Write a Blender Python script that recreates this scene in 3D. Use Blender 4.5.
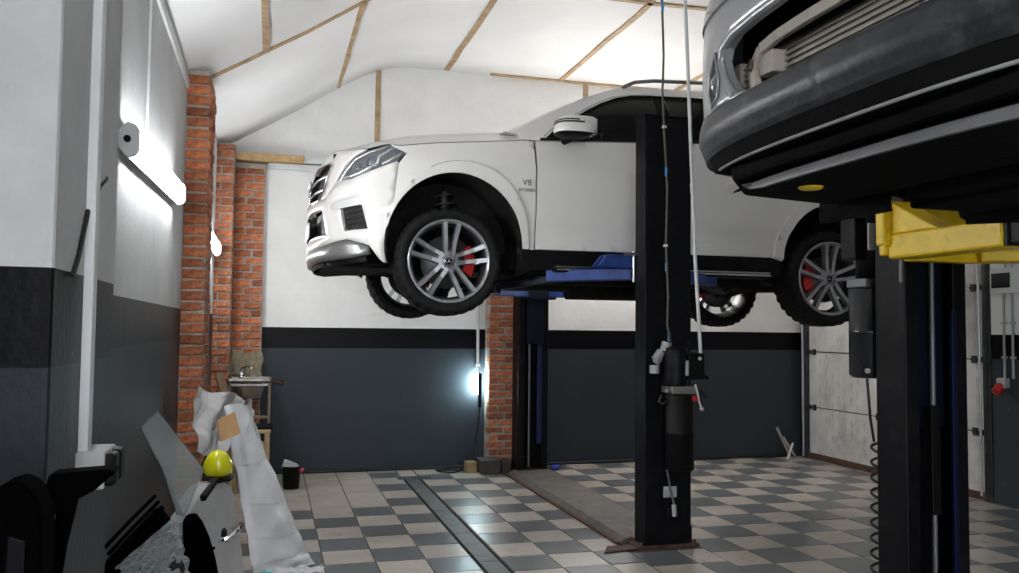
import bpy, bmesh, math, random, bisect
from mathutils import Vector, Matrix
from mathutils.geometry import delaunay_2d_cdt
random.seed(7)
for o in list(bpy.data.objects): bpy.data.objects.remove(o)
SC = bpy.context.scene
COL = SC.collection
R = math.radians

# ---------------------------------------------------------------- camera, world, exposure
cam_d = bpy.data.cameras.new('camera'); cam = bpy.data.objects.new('camera', cam_d); COL.objects.link(cam)
cam_d.sensor_width = 36.0; cam_d.lens = 850.0 * 36.0 / 1019.0
cam_d.clip_start = .05
_y, _p, _r = R(15.7), R(2.9), R(.6)
_F = Vector((math.sin(_y)*math.cos(_p), math.cos(_y)*math.cos(_p), math.sin(_p)))
_R0 = Vector((math.cos(_y), -math.sin(_y), 0)); _U0 = _R0.cross(_F)
_U = _U0*math.cos(_r) - _R0*math.sin(_r); _R = _R0*math.cos(_r) + _U0*math.sin(_r)
cam.matrix_world = Matrix(((_R.x, _U.x, -_F.x, 0), (_R.y, _U.y, -_F.y, 0), (_R.z, _U.z, -_F.z, 1.5), (0, 0, 0, 1)))
SC.camera = cam
wld = bpy.data.worlds.new('world'); SC.world = wld; wld.use_nodes = True
wld.node_tree.nodes['Background'].inputs[0].default_value = (.93, .96, 1.0, 1)
wld.node_tree.nodes['Background'].inputs[1].default_value = 2.1
SC.view_settings.view_transform = 'Standard'; SC.view_settings.look = 'None'
SC.view_settings.gamma = 1; SC.view_settings.use_curve_mapping = False
SC.view_settings.exposure = 1.82
LAMP_L, LAMP_H = 15.0, 34.0          # radiance of the lamp diffusers: weaker on the left wall to tame its glow, stronger elsewhere

# ---------------------------------------------------------------- materials
MATS = {}
def mat(name, col, rough=.6, metal=0.0, var=0.0, scale=8.0, bump=0.0, bscale=40.0, spec=.5, coat=0.0, emit=None, est=0.0,
        dirt=None, dscale=3.0, damt=.5, rand=0.0, rvar=0.0, wear=0.0, wcol=(.1, .09, .08)):
    if name in MATS: return MATS[name]
    m = bpy.data.materials.new(name); m.use_nodes = True; MATS[name] = m
    nt = m.node_tree; b = nt.nodes['Principled BSDF']; L = nt.links.new
    b.inputs['Roughness'].default_value = rough; b.inputs['Metallic'].default_value = metal
    b.inputs['Specular IOR Level'].default_value = spec; b.inputs['Coat Weight'].default_value = coat
    b.inputs['Base Color'].default_value = (*col, 1)
    tc = nt.nodes.new('ShaderNodeTexCoord'); src = None
    if var or dirt or rand:
        rgb = nt.nodes.new('ShaderNodeRGB'); rgb.outputs[0].default_value = (*col, 1); src = rgb.outputs[0]
    if var:
        n = nt.nodes.new('ShaderNodeTexNoise'); n.inputs['Scale'].default_value = scale; n.inputs['Detail'].default_value = 6
        L(tc.outputs['Object'], n.inputs['Vector'])
        mr = nt.nodes.new('ShaderNodeMapRange'); mr.inputs[1].default_value = .3; mr.inputs[2].default_value = .7
        mr.inputs[3].default_value = 1-var; mr.inputs[4].default_value = 1+var; L(n.outputs['Fac'], mr.inputs[0])
        h = nt.nodes.new('ShaderNodeHueSaturation'); L(mr.outputs[0], h.inputs['Value']); L(src, h.inputs['Color']); src = h.outputs[0]
    if rand:
        oi = nt.nodes.new('ShaderNodeObjectInfo')
        mr = nt.nodes.new('ShaderNodeMapRange'); mr.inputs[3].default_value = 1-rand; mr.inputs[4].default_value = 1+rand; L(oi.outputs['Random'], mr.inputs[0])
        h = nt.nodes.new('ShaderNodeHueSaturation'); L(mr.outputs[0], h.inputs['Value']); L(src, h.inputs['Color']); src = h.outputs[0]
    if dirt:
        n = nt.nodes.new('ShaderNodeTexNoise'); n.inputs['Scale'].default_value = dscale; n.inputs['Detail'].default_value = 9; n.inputs['Roughness'].default_value = .7
        L(tc.outputs['Object'], n.inputs['Vector'])
        mr = nt.nodes.new('ShaderNodeMapRange'); mr.inputs[1].default_value = .52; mr.inputs[2].default_value = .72; mr.inputs[4].default_value = damt
        L(n.outputs['Fac'], mr.inputs[0])
        mx = nt.nodes.new('ShaderNodeMix'); mx.data_type = 'RGBA'; L(mr.outputs[0], mx.inputs[0]); L(src, mx.inputs[6]); mx.inputs[7].default_value = (*dirt, 1); src = mx.outputs[2]
    if wear:      # grime that runs on from piece to piece across a floor
        ge = nt.nodes.new('ShaderNodeNewGeometry'); f = None
        for sc, lo, hi, am in ((.9, .46, .66, wear*.7), (5.0, .60, .74, wear)):
            n = nt.nodes.new('ShaderNodeTexNoise'); n.inputs['Scale'].default_value = sc; n.inputs['Detail'].default_value = 7; n.inputs['Roughness'].default_value = .6; L(ge.outputs['Position'], n.inputs['Vector'])
            mr = nt.nodes.new('ShaderNodeMapRange'); mr.inputs[1].default_value = lo; mr.inputs[2].default_value = hi; mr.inputs[4].default_value = am; L(n.outputs['Fac'], mr.inputs[0])
            mx = nt.nodes.new('ShaderNodeMix'); mx.data_type = 'RGBA'; L(mr.outputs[0], mx.inputs[0]); L(src, mx.inputs[6]); mx.inputs[7].default_value = (*wcol, 1); src = mx.outputs[2]
    if src: L(src, b.inputs['Base Color'])
    if rvar:
        n = nt.nodes.new('ShaderNodeTexNoise'); n.inputs['Scale'].default_value = 5; n.inputs['Detail'].default_value = 8; L(tc.outputs['Object'], n.inputs['Vector'])
        mr = nt.nodes.new('ShaderNodeMapRange'); mr.inputs[1].default_value = .3; mr.inputs[2].default_value = .7; mr.inputs[3].default_value = max(.02, rough-rvar); mr.inputs[4].default_value = rough+rvar
        L(n.outputs['Fac'], mr.inputs[0]); L(mr.outputs[0], b.inputs['Roughness'])
    if bump:
        n = nt.nodes.new('ShaderNodeTexNoise'); n.inputs['Scale'].default_value = bscale; n.inputs['Detail'].default_value = 5; L(tc.outputs['Object'], n.inputs['Vector'])
        bp = nt.nodes.new('ShaderNodeBump'); bp.inputs['Strength'].default_value = bump; bp.inputs['Distance'].default_value = .02
        L(n.outputs['Fac'], bp.inputs['Height']); L(bp.outputs[0], b.inputs['Normal'])
    if emit:
        b.inputs['Emission Color'].default_value = (*emit, 1); b.inputs['Emission Strength'].default_value = est
    return m

def wall_paint(name, top, bot, white=(.84, .84, .83), grey=(.044, .053, .063), mott=.80):
    """plaster wall: white above, a black painted band from bot to top, grey oil paint below (heights in metres, object space = world)"""
    m = bpy.data.materials.new(name); m.use_nodes = True; nt = m.node_tree; b = nt.nodes['Principled BSDF']; L = nt.links.new; b.inputs['Specular IOR Level'].default_value = .14
    tc = nt.nodes.new('ShaderNodeTexCoord'); sx = nt.nodes.new('ShaderNodeSeparateXYZ'); L(tc.outputs['Object'], sx.inputs[0])
    n1 = nt.nodes.new('ShaderNodeTexNoise'); n1.inputs['Scale'].default_value = 2.2; n1.inputs['Detail'].default_value = 9; n1.inputs['Roughness'].default_value = .62; L(tc.outputs['Object'], n1.inputs['Vector'])
    n2 = nt.nodes.new('ShaderNodeTexNoise'); n2.inputs['Scale'].default_value = 34; n2.inputs['Detail'].default_value = 4; L(tc.outputs['Object'], n2.inputs['Vector'])
    def gt(v):
        c = nt.nodes.new('ShaderNodeMath'); c.operation = 'GREATER_THAN'; c.inputs[1].default_value = v; L(sx.outputs['Z'], c.inputs[0]); return c.outputs[0]
    def mix(f, a, c):
        x = nt.nodes.new('ShaderNodeMix'); x.data_type = 'RGBA'; L(f, x.inputs[0])
        for i, v in ((6, a), (7, c)):
            if isinstance(v, tuple): x.inputs[i].default_value = (*v, 1)
            else: L(v, x.inputs[i])
        return x.outputs[2]
    c = mix(gt(top), mix(gt(bot), grey, (.003, .003, .0045)), white)
    mr = nt.nodes.new('ShaderNodeMapRange'); mr.inputs[1].default_value = .3; mr.inputs[2].default_value = .72; mr.inputs[3].default_value = 1.05; mr.inputs[4].default_value = mott; L(n1.outputs['Fac'], mr.inputs[0])
    h = nt.nodes.new('ShaderNodeHueSaturation'); L(c, h.inputs['Color']); L(mr.outputs[0], h.inputs['Value'])
    # pale scuffs, a few specks
    v = nt.nodes.new('ShaderNodeTexNoise'); v.inputs['Scale'].default_value = 19; v.inputs['Detail'].default_value = 2; L(tc.outputs['Object'], v.inputs['Vector'])
    g = nt.nodes.new('ShaderNodeMapRange'); g.inputs[1].default_value = .735; g.inputs[2].default_value = .79; g.inputs[4].default_value = .35; L(v.outputs['Fac'], g.inputs[0])
    out = mix(g.outputs[0], h.outputs[0], (.32, .32, .31))
    L(out, b.inputs['Base Color'])
    rr = nt.nodes.new('ShaderNodeMix'); L(gt(top), rr.inputs[0]); rr.inputs[2].default_value = .42; rr.inputs[3].default_value = .8; L(rr.outputs[0], b.inputs['Roughness'])
    bp = nt.nodes.new('ShaderNodeBump'); bp.inputs['Strength'].default_value = .2; bp.inputs['Distance'].default_value = .010
    ad = nt.nodes.new('ShaderNodeMath'); ad.operation = 'MULTIPLY_ADD'; L(n1.outputs['Fac'], ad.inputs[0]); ad.inputs[1].default_value = 2.0; L(n2.outputs['Fac'], ad.inputs[2])
    L(ad.outputs[0], bp.inputs['Height']); L(bp.outputs[0], b.inputs['Normal'])
    return m

def glass(name, col, alpha, rough=.04, spec=.7):
    """thin pane: part clear, part glossy tint"""
    m = bpy.data.materials.new(name); m.use_nodes = True; nt = m.node_tree; L = nt.links.new; b = nt.nodes['Principled BSDF']
    b.inputs['Base Color'].default_value = (*col, 1); b.inputs['Roughness'].default_value = rough; b.inputs['Specular IOR Level'].default_value = spec
    t = nt.nodes.new('ShaderNodeBsdfTransparent'); mx = nt.nodes.new('ShaderNodeMixShader'); mx.inputs[0].default_value = alpha
    L(t.outputs[0], mx.inputs[1]); L(b.outputs[0], mx.inputs[2]); L(mx.outputs[0], nt.nodes['Material Output'].inputs[0])
    MATS[name] = m; return m

WHITE_PAINT = mat('suv_white_paint', (.80, .785, .76), .30, coat=.5)
BLACK_PLASTIC = mat('black_plastic', (.0035, .0035, .004), .5, bump=.08, bscale=160, spec=.16)
RUBBER = mat('tyre_rubber', (.007, .007, .007), .75, spec=.25, bump=.15, bscale=120)
DARK = mat('dark_void', (.006, .006, .006), .8)
UNDER = mat('underbody_grime', (.012, .0115, .011), .85, spec=.2, var=.5, scale=14, bump=.5, bscale=30, dirt=(.06, .05, .04), dscale=6, damt=.4)
ALLOY = mat('alloy_silver', (.33, .335, .35), .3, .7)
STEEL = mat('bright_steel', (.55, .55, .56), .28, 1.0)
CHROME = mat('chrome', (.72, .73, .75), .12, 1.0)
DISC = mat('brake_disc_iron', (.16, .16, .165), .45, .8)
RED = mat('red_paint', (.52, .01, .012), .35)
TINT = glass('tinted_glass', (.002, .0025, .003), .95, spec=.22)
CLEAR = glass('clear_lens', (.7, .75, .8), .16)
BLUE = mat('lift_blue_paint', (.018, .055, .25), .42, var=.3, scale=12, dirt=(.02, .018, .015), dscale=7, damt=.6)
NAVY = mat('carriage_dark_blue', (.002, .003, .013), .45, spec=.25, var=.3)
POST = mat('lift_black_paint', (.0028, .003, .0045), .45, spec=.17, var=.4, scale=6, bump=.06, bscale=60, dirt=(.05, .045, .04), dscale=9, damt=.22)
YELLOW = mat('lift_yellow_paint', (.85, .58, .012), .42, var=.12, scale=9, dirt=(.10, .065, .02), dscale=9, damt=.75, bump=.15, bscale=50)
RUST = mat('rusty_steel', (.075, .035, .022), .8, var=.5, scale=18, bump=.5, bscale=50)
WPIPE = mat('white_pvc', (.66, .68, .69), .4, var=.05)
WOOD = mat('bare_wood', (.50, .33, .16), .7, var=.25, scale=20)
BATTEN = mat('batten_wood', (.42, .29, .165), .7, var=.3, scale=12)
BRICK = mat('red_brick', (.40, .13, .055), .88, var=.4, scale=20, bump=1.0, bscale=22, dirt=(.42, .36, .30), dscale=6.5, damt=.8, rand=.45)
MORTAR = mat('mortar', (.36, .33, .30), .95, var=.3, bump=1.0, bscale=30)
MATTE = mat('matt_black_plastic', (.0008, .0008, .001), .8, spec=.02)
ROD = mat('dull_rod', (.16, .165, .17), .5, .6)
CABLE = mat('black_cable', (.01, .01, .01), .5)

# ---------------------------------------------------------------- builders
ORG = {}
def lerp_tab(tab, v):
    if v <= tab[0][0]: return tab[0][1]
    for (a, b), (c, d) in zip(tab, tab[1:]):
        if v <= c: return b+(d-b)*(v-a)/(c-a)
    return tab[-1][1]
def tag(o, label=None, cat=None, group=None, kind=None):
    if label: o['label'] = label
    if cat: o['category'] = cat
    if group: o['group'] = group
    if kind: o['kind'] = kind
    return o
def empty(name, loc, label=None, cat=None, group=None, kind=None, rot=None):
    o = bpy.data.objects.new(name, None); COL.objects.link(o); o.location = loc; o.empty_display_size = .1
    if rot: o.rotation_euler = rot
    ORG[o.name] = Vector(loc); tag(o, label, cat, group, kind); return o
class MB:
    """collects geometry for one mesh; build() links it as one object. world=True subtracts the root's location"""
    def __init__(s): s.v = []; s.f = []; s.sm = []
    def add(s, vs, fs, smooth=False):
        n = len(s.v); s.v += [tuple(p) for p in vs]; s.f += [[i+n for i in f] for f in fs]; s.sm += [smooth]*len(fs); return s
    def box(s, a, b, M=None):
        (x0, y0, z0), (x1, y1, z1) = a, b
        vs = [Vector(p) for p in ((x0,y0,z0),(x1,y0,z0),(x1,y1,z0),(x0,y1,z0),(x0,y0,z1),(x1,y0,z1),(x1,y1,z1),(x0,y1,z1))]
        if M: vs = [M @ p for p in vs]
        return s.add(vs, [(0,3,2,1),(4,5,6,7),(0,1,5,4),(1,2,6,5),(2,3,7,6),(3,0,4,7)])
    def beam(s, p, q, w, h, up=(0,0,1)):
        p, q = Vector(p), Vector(q); d = (q-p).normalized(); u = Vector(up)
        if abs(d.dot(u)) > .99: u = Vector((1,0,0))
        sd = d.cross(u).normalized(); u = sd.cross(d)
        vs = []
        for c in (p, q):
            for a, b in ((-1,-1),(1,-1),(1,1),(-1,1)): vs.append(c+sd*(a*w/2)+u*(b*h/2))
        return s.add(vs, [(0,3,2,1),(4,5,6,7),(0,1,5,4),(1,2,6,5),(2,3,7,6),(3,0,4,7)])
    def tube(s, pts, r, seg=8, cap=True, closed=False):
        pts = [Vector(p) for p in pts]; n = len(pts); rs = r if isinstance(r, (list, tuple)) else [r]*n
        vs = []; fs = []; prev = None
        for i, p in enumerate(pts):
            a = pts[i-1] if (i > 0 or closed) else p; b = pts[(i+1) % n] if (i < n-1 or closed) else p
            d = (b-a).normalized() if (b-a).length > 1e-9 else Vector((0,0,1))
            if prev is None:
                u = Vector((0,0,1)) if abs(d.z) < .9 else Vector((1,0,0)); u = (u-d*u.dot(d)).normalized()
            else:
                u = prev-d*prev.dot(d); u = u.normalized() if u.length > 1e-6 else Vector((1,0,0))
            prev = u; w = d.cross(u)
            for k in range(seg):
                an = 2*math.pi*k/seg; vs.append(p+u*(rs[i]*math.cos(an))+w*(rs[i]*math.sin(an)))
        m = n if closed else n-1
        for i in range(m):
            for k in range(seg):
                a = i*seg+k; b = i*seg+(k+1) % seg; c = ((i+1) % n)*seg+(k+1) % seg; d = ((i+1) % n)*seg+k
                fs.append((a, b, c, d))
        s.add(vs, fs, True)
        if cap and not closed:
            s.add(vs[:seg], [tuple(reversed(range(seg)))]); s.add(vs[-seg:], [tuple(range(seg))])
        return s
    def lathe(s, prof, c, axis='z', seg=32, closed=False, smooth=True, warp=None):
        """prof: (radius, height) pairs"""
        vs = []; fs = []; c = Vector(c); n = len(prof)
        for j in range(seg):
            an = 2*math.pi*j/seg
            for i, (r, h) in enumerate(prof):
                if warp: r = r+warp(i, j)
                a, b = r*math.cos(an), r*math.sin(an)
                vs.append(c+Vector({'z': (a, b, h), 'y': (a, h, b), 'x': (h, a, b)}[axis]))
        for j in range(seg):
            for i in range(n if closed else n-1):
                a = j*n+i; b = j*n+(i+1) % n; cc = ((j+1) % seg)*n+(i+1) % n; d = ((j+1) % seg)*n+i
                fs.append((a, d, cc, b) if axis != 'y' else (a, b, cc, d))
        return s.add(vs, fs, smooth)
    def cyl(s, p, q, r, seg=20, r2=None):
        p, q = Vector(p), Vector(q)
        return s.tube([p, q], [r, r if r2 is None else r2], seg)
    def prism(s, poly, off, smooth=False):
        """planar polygon (3D points) extruded by vector off"""
        n = len(poly); off = Vector(off); a = [Vector(p) for p in poly]; b = [p+off for p in a]
        return s.add(a+b, [tuple(reversed(range(n))), tuple(range(n, 2*n))]+[(i, (i+1) % n, n+(i+1) % n, n+i) for i in range(n)], smooth)
    def grid(s, fn, nu, nv, smooth=True):
        vs = [fn(i/nu, j/nv) for i in range(nu+1) for j in range(nv+1)]
        return s.add(vs, [(i*(nv+1)+j, (i+1)*(nv+1)+j, (i+1)*(nv+1)+j+1, i*(nv+1)+j+1) for i in range(nu) for j in range(nv)], smooth)
    def sphere(s, c, r, seg=16, rings=10, sc=(1,1,1)):
        c = Vector(c); vs = []
        for i in range(rings+1):
            th = math.pi*i/rings
            for j in range(seg):
                ph = 2*math.pi*j/seg
                vs.append(c+Vector((r*sc[0]*math.sin(th)*math.cos(ph), r*sc[1]*math.sin(th)*math.sin(ph), r*sc[2]*math.cos(th))))
        return s.add(vs, [(i*seg+j, (i+1)*seg+j, (i+1)*seg+(j+1) % seg, i*seg+(j+1) % seg) for i in range(rings) for j in range(seg)], True)
    def build(s, name, m, parent=None, bevel=0.0, world=True, seg=2, solid=0.0, mats=None, weld=False):
        me = bpy.data.meshes.new(name)
        org = Vector((0,0,0))
        if parent is not None and world:
            org = ORG.get(parent.name, Vector((0,0,0)))
        me.from_pydata([Vector(p)-org for p in s.v], [], s.f); me.update()
        me.polygons.foreach_set('use_smooth', s.sm)
        me.materials.append(m)
        if weld:
            bm = bmesh.new(); bm.from_mesh(me); bmesh.ops.remove_doubles(bm, verts=bm.verts, dist=1e-5); bm.to_mesh(me); bm.free()
        o = bpy.data.objects.new(name, me); COL.objects.link(o)
        if parent is not None:
            o.parent = parent; ORG[o.name] = org
        else: ORG[o.name] = Vector((0,0,0))
        if solid:
            md = o.modifiers.new('solid', 'SOLIDIFY'); md.thickness = solid; md.offset = 0
        if bevel:
            md = o.modifiers.new('bevel', 'BEVEL'); md.width = bevel; md.segments = seg; md.limit_method = 'ANGLE'
        return o
def one(name, mb, m, label, cat, group=None, bevel=0.0, kind=None, **k):
    """a thing that is a single mesh; its origin stays at the world origin"""
    return tag(mb.build(name, m, None, bevel, **k), label, cat, group, kind)
def dup(src, name, parent, loc=None, rot=None, scale=None):
    o = src.copy(); o.name = name; COL.objects.link(o); o.parent = parent
    if loc is not None: o.location = loc
    if rot is not None: o.rotation_euler = rot
    if scale is not None: o.scale = scale
    return o
def arc(c, r, a0, a1, n, z=0, rz=None):
    return [(c[0]+r*math.cos(R(a0+(a1-a0)*i/n)), c[1]+(rz or r)*math.sin(R(a0+(a1-a0)*i/n))) for i in range(n+1)]
def inpoly(p, poly):
    x, y = p; c = False; j = len(poly)-1
    for i in range(len(poly)):
        xi, yi = poly[i]; xj, yj = poly[j]
        if (yi > y) != (yj > y) and x < (xj-xi)*(y-yi)/(yj-yi)+xi: c = not c
        j = i
    return c
def panel(mb, outer, fn, res=.06, holes=(), skirt=.02, d=0.0, flip=False):
    """sheet panel: 2D outline (with holes) filled with a fine mesh, lifted to 3D by fn(a, b, depth); edges turn inwards by skirt"""
    vs = []; es = []
    for lp in [outer]+list(holes):
        pts = []
        for p, q in zip(lp, lp[1:]+lp[:1]):
            k = max(1, int(math.dist(p, q)/(res*.8)+.5))
            pts += [(p[0]+(q[0]-p[0])*i/k, p[1]+(q[1]-p[1])*i/k) for i in range(k)]
        b = len(vs); vs += pts; es += [(b+i, b+(i+1) % len(pts)) for i in range(len(pts))]
    x0 = min(p[0] for p in outer); x1 = max(p[0] for p in outer); y0 = min(p[1] for p in outer); y1 = max(p[1] for p in outer)
    nx = int((x1-x0)/res)+1; ny = int((y1-y0)/res)+1
    bnd = list(vs)
    for i in range(1, nx):
        for j in range(1, ny):
            p = (x0+(x1-x0)*i/nx+(res*.25 if j % 2 else 0), y0+(y1-y0)*j/ny)
            if inpoly(p, outer) and not any(inpoly(p, h) for h in holes) and min((p[0]-q[0])**2+(p[1]-q[1])**2 for q in bnd) > (res*.45)**2: vs.append(p)
    r = delaunay_2d_cdt([Vector(p) for p in vs], es, [], 0, 1e-6)
    V2 = r[0]; F = []
    for f in r[2]:
        c = (sum(V2[i].x for i in f)/len(f), sum(V2[i].y for i in f)/len(f))
        if inpoly(c, outer) and not any(inpoly(c, h) for h in holes): F.append(tuple(f))
    P3 = [Vector(fn(p.x, p.y, d)) for p in V2]
    mb.add(P3, [tuple(reversed(f)) for f in F] if flip else F, True)
    if skirt:
        cnt = {}
        for f in F:
            for a, b in zip(f, f[1:]+f[:1]):
                k = (min(a, b), max(a, b)); cnt[k] = cnt.get(k, [])+[(a, b)]
        for k, l in cnt.items():
            if len(l) == 1:
                a, b = l[0]
                q = [P3[a], P3[b], Vector(fn(V2[b].x, V2[b].y, d-skirt)), Vector(fn(V2[a].x, V2[a].y, d-skirt))]
                mb.add(q, [(0,1,2,3) if flip else (3,2,1,0)])
    return mb
def text_mesh(body, size, extrude=.001):
    c = bpy.data.curves.new('t', 'FONT'); c.body = body; c.size = size; c.extrude = extrude; c.align_x = 'CENTER'; c.align_y = 'CENTER'
    t = bpy.data.objects.new('t', c); COL.objects.link(t)
    me = bpy.data.meshes.new_from_object(t.evaluated_get(bpy.context.evaluated_depsgraph_get())); bpy.data.objects.remove(t)
    return me
class Plan:
    """plan outline of a car half: t runs from the nose round the corner along the side to the tail"""
    def __init__(s,x0,a,b,n,x1,a2,n2,lean,tumble,bump=None):
        s.b=b;s.lean=lean;s.tumble=tumble;s.bump=bump;s.a=a;s.x0=x0;s.x1=x1;s.a2=a2
        pts=[]
        N=160
        for i in range(N+1):
            th=math.pi/2*i/N
            pts.append((x0-a*math.cos(th)**(2/n), b*math.sin(th)**(2/n)))
        L=0;seg=[0]
        for p,q in zip(pts,pts[1:]):
            L+=math.dist(p,q);seg.append(L)
        s.tab=[(x0-L+l,p) for l,p in zip(seg,pts)]
        M=40
        for i in range(1,M): 
            x=x0+(x1-x0)*i/M; s.tab.append((x,(x,b)))
        pts=[(x1+a2*math.sin(math.pi/2*i/N)**(2/n2), b*math.cos(math.pi/2*i/N)**(2/n2)) for i in range(N+1)]
        L=0; s.tab.append((x1,pts[0]))
        for p,q in zip(pts,pts[1:]):
            L+=math.dist(p,q); s.tab.append((x1+L,q))
        s.t0=s.tab[0][0]; s.t1=s.tab[-1][0]
        s.ks=[k for k,_ in s.tab]
    def pl(s,t):
        t=min(max(t,s.t0),s.t1)
        i=min(max(bisect.bisect_right(s.ks,t)-1,0),len(s.tab)-2)
        (ka,a),(kb,b)=s.tab[i],s.tab[i+1]
        u=(t-ka)/max(kb-ka,1e-9)
        return a[0]+(b[0]-a[0])*u, a[1]+(b[1]-a[1])*u
    def P(s,t,z,d=0):
        x,y=s.pl(t)
        xa,ya=s.pl(t-.02); xb,yb=s.pl(t+.02)
        l=math.hypot(xb-xa,yb-ya) or 1
        nx,ny=-(yb-ya)/l,(xb-xa)/l
        wf=max(0,(s.x0-x)/s.a)**1.5
        wr=max(0,(x-s.x1)/s.a2)**1.5
        if s.bump: d=d+s.bump(t,z)
        X=x+wf*lerp_tab(s.lean,z)-wr*lerp_tab(s.lean,z)*.5+nx*d
        Y=y-lerp_tab(s.tumble,z)*(y/s.b)+ny*d
        return X,max(Y,0.0),z

# ---------------------------------------------------------------- the room
XL, XR, YB, YF, ZC = -.60, 6.25, 9.10, -3.0, 4.36
def slope_z(x): return lerp_tab([(-.62, 3.305), (-.46, 3.365), (.25, 3.80), (.66, 4.075), (.90, 4.215), (1.05, 4.285), (1.2, 4.333), (1.4, 4.356), (1.6, 4.36), (7, 4.36)], x)
PB = wall_paint('back_wall_paint', 1.50, 1.285, mott=.93)
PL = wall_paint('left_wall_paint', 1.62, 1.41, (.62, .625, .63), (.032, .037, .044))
# back wall
bm = MB(); xs = [XL-.1, -.46, .25, .66, .9, 1.05, 1.2, 1.4, XR+.2]
bm.prism([(XL-.1, YB, 0), (XR+.2, YB, 0)]+[(x, YB, slope_z(x)+.01) for x in reversed(xs)], (0, .12, 0))
wall_back = tag(bm.build('wall_back', PB), 'back wall, white above a black band and grey paint', kind='structure')
# left wall with the plastered pier near the socket
bm = MB(); bm.box((XL-.15, YF, 0), (XL, YB, 3.31))
wall_left = tag(bm.build('wall_left', PL), 'left wall, rough white plaster above a black band and dark grey paint', kind='structure')
bm = MB(); bm.box((XL-.02, 1.97, 0), (-.44, 2.70, 3.34)); bm.build('plaster_pier', PL, wall_left, .012)
bm = MB(); bm.box((XR+.12, YF, 0), (XR+.25, YB, ZC+.02))
wall_right = tag(bm.build('wall_right', PB), 'right wall around the sectional garage door', kind='structure')
bm = MB(); bm.box((XR-.0, YF, 0), (XR+.14, 6.27, ZC)); bm.build('wall_pier', PB, wall_right)
bm = MB(); bm.box((XR-.0, 6.27, 2.75), (XR+.14, YB, ZC)); bm.build('lintel', PB, wall_right)
bm = MB(); bm.box((1.55, YF-.12, 0), (XR+.25, YF, ZC+.1))        # unseen gateway left of it, added to let world light in
wf = tag(bm.build('wall_front', PB), 'front wall of the workshop with an added opening that lets light in', kind='structure')
bm = MB(); bm.box((XL-.15, YF-.12, 3.0), (1.55, YF, ZC+.1)); bm.build('lintel', PB, wf)
bm = MB(); bm.box((XL-.15, YF-.12, 0), (-.45, YF, 3.0)); bm.build('wall_pier', PB, wf)
# ceiling: white sheeting that slopes up from the left wall, then runs flat
CEIL = mat('ceiling_sheet', (.86, .86, .86), .75, var=.04, scale=1.5, bump=.12, bscale=3)
bm = MB(); xs = [XL-.15+i*.05 for i in range(46)]+[XR+.25]
bm.grid(lambda u, v: (xs[round(v*(len(xs)-1))], YF+(YB-YF)*u, slope_z(xs[round(v*(len(xs)-1))])), 24, len(xs)-1)
ceiling = tag(bm.build('ceiling', CEIL, solid=.02), 'white sheeted ceiling with a sloping side and wooden battens', kind='structure')
def batten(p, q, w=.055, h=.014, wob=.01):
    n = 7; b = MB(); pts = []
    for i in range(n+1):
        t = i/n; x = p[0]+(q[0]-p[0])*t; y = p[1]+(q[1]-p[1])*t
        pts.append(Vector((x+random.uniform(-wob, wob)*(abs(q[1]-p[1]) > .5), y+random.uniform(-wob, wob)*(abs(q[0]-p[0]) > .5), slope_z(x)-.018)))
    d = (Vector((q[0], q[1], slope_z(q[0])))-Vector((p[0], p[1], slope_z(p[0])))).normalized()
    for i in range(n):
        b.beam(pts[i], pts[i+1], w, h)
    return b.build('batten', BATTEN, ceiling)
for yc in (4.62, 6.6, 2.6, .6):
    for a, c in ((-.58, .25), (.25, .66), (.66, 1.05), (1.05, 1.4)): batten((a, yc), (c, yc))
    batten((1.4, yc), (3.2, yc+.05), wob=.015); batten((3.2, yc+.05), (6.2, yc+.02), wob=.015)
batten((2.3, 9.06), (4.5, 9.06), wob=.012); batten((4.5, 9.06), (6.2, 9.06))
for x in (.64, 1.80, 3.12, 4.55, 5.7): batten((x, 6.6), (x, 9.06))
for x in (-.08, 1.25, 2.5, 3.9, 5.2): batten((x, 4.62), (x, 6.6))
for x, z0, z1 in ((1.06, 3.42, 4.28), (3.44, 3.6, 4.34)):
    b = MB(); b.beam((x, YB-.008, z0), (x+.005, YB-.008, z1), .055, .016, up=(0,1,0)); b.build('batten', BATTEN, wall_back)
b = MB(); b.box((-.42, 8.93, 3.19), (.30, 9.09, 3.265)); b.build('timber_beam', WOOD, wall_back, .004)
b = MB(); b.box((.30, 8.99, 3.20), (.62, 9.09, 3.26)); b.box((-.05, 9.0, 3.13), (.62, 9.09, 3.185)); b.build('white_lath', WPIPE, wall_back, .003)
# thin dark hose-like strip along the foot of the back wall
b = MB(); b.tube([(.1, 9.06, .02), (.9, 9.05, .016), (1.6, 9.04, .02), (2.25, 9.05, .018)], .016, 6); b.build('foot_strip', CABLE, wall_back)
b = MB(); b.tube([(2.9, 9.06, .016), (4.2, 9.05, .02), (6.15, 9.06, .016)], .016, 6); b.build('foot_strip', CABLE, wall_back)

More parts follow.
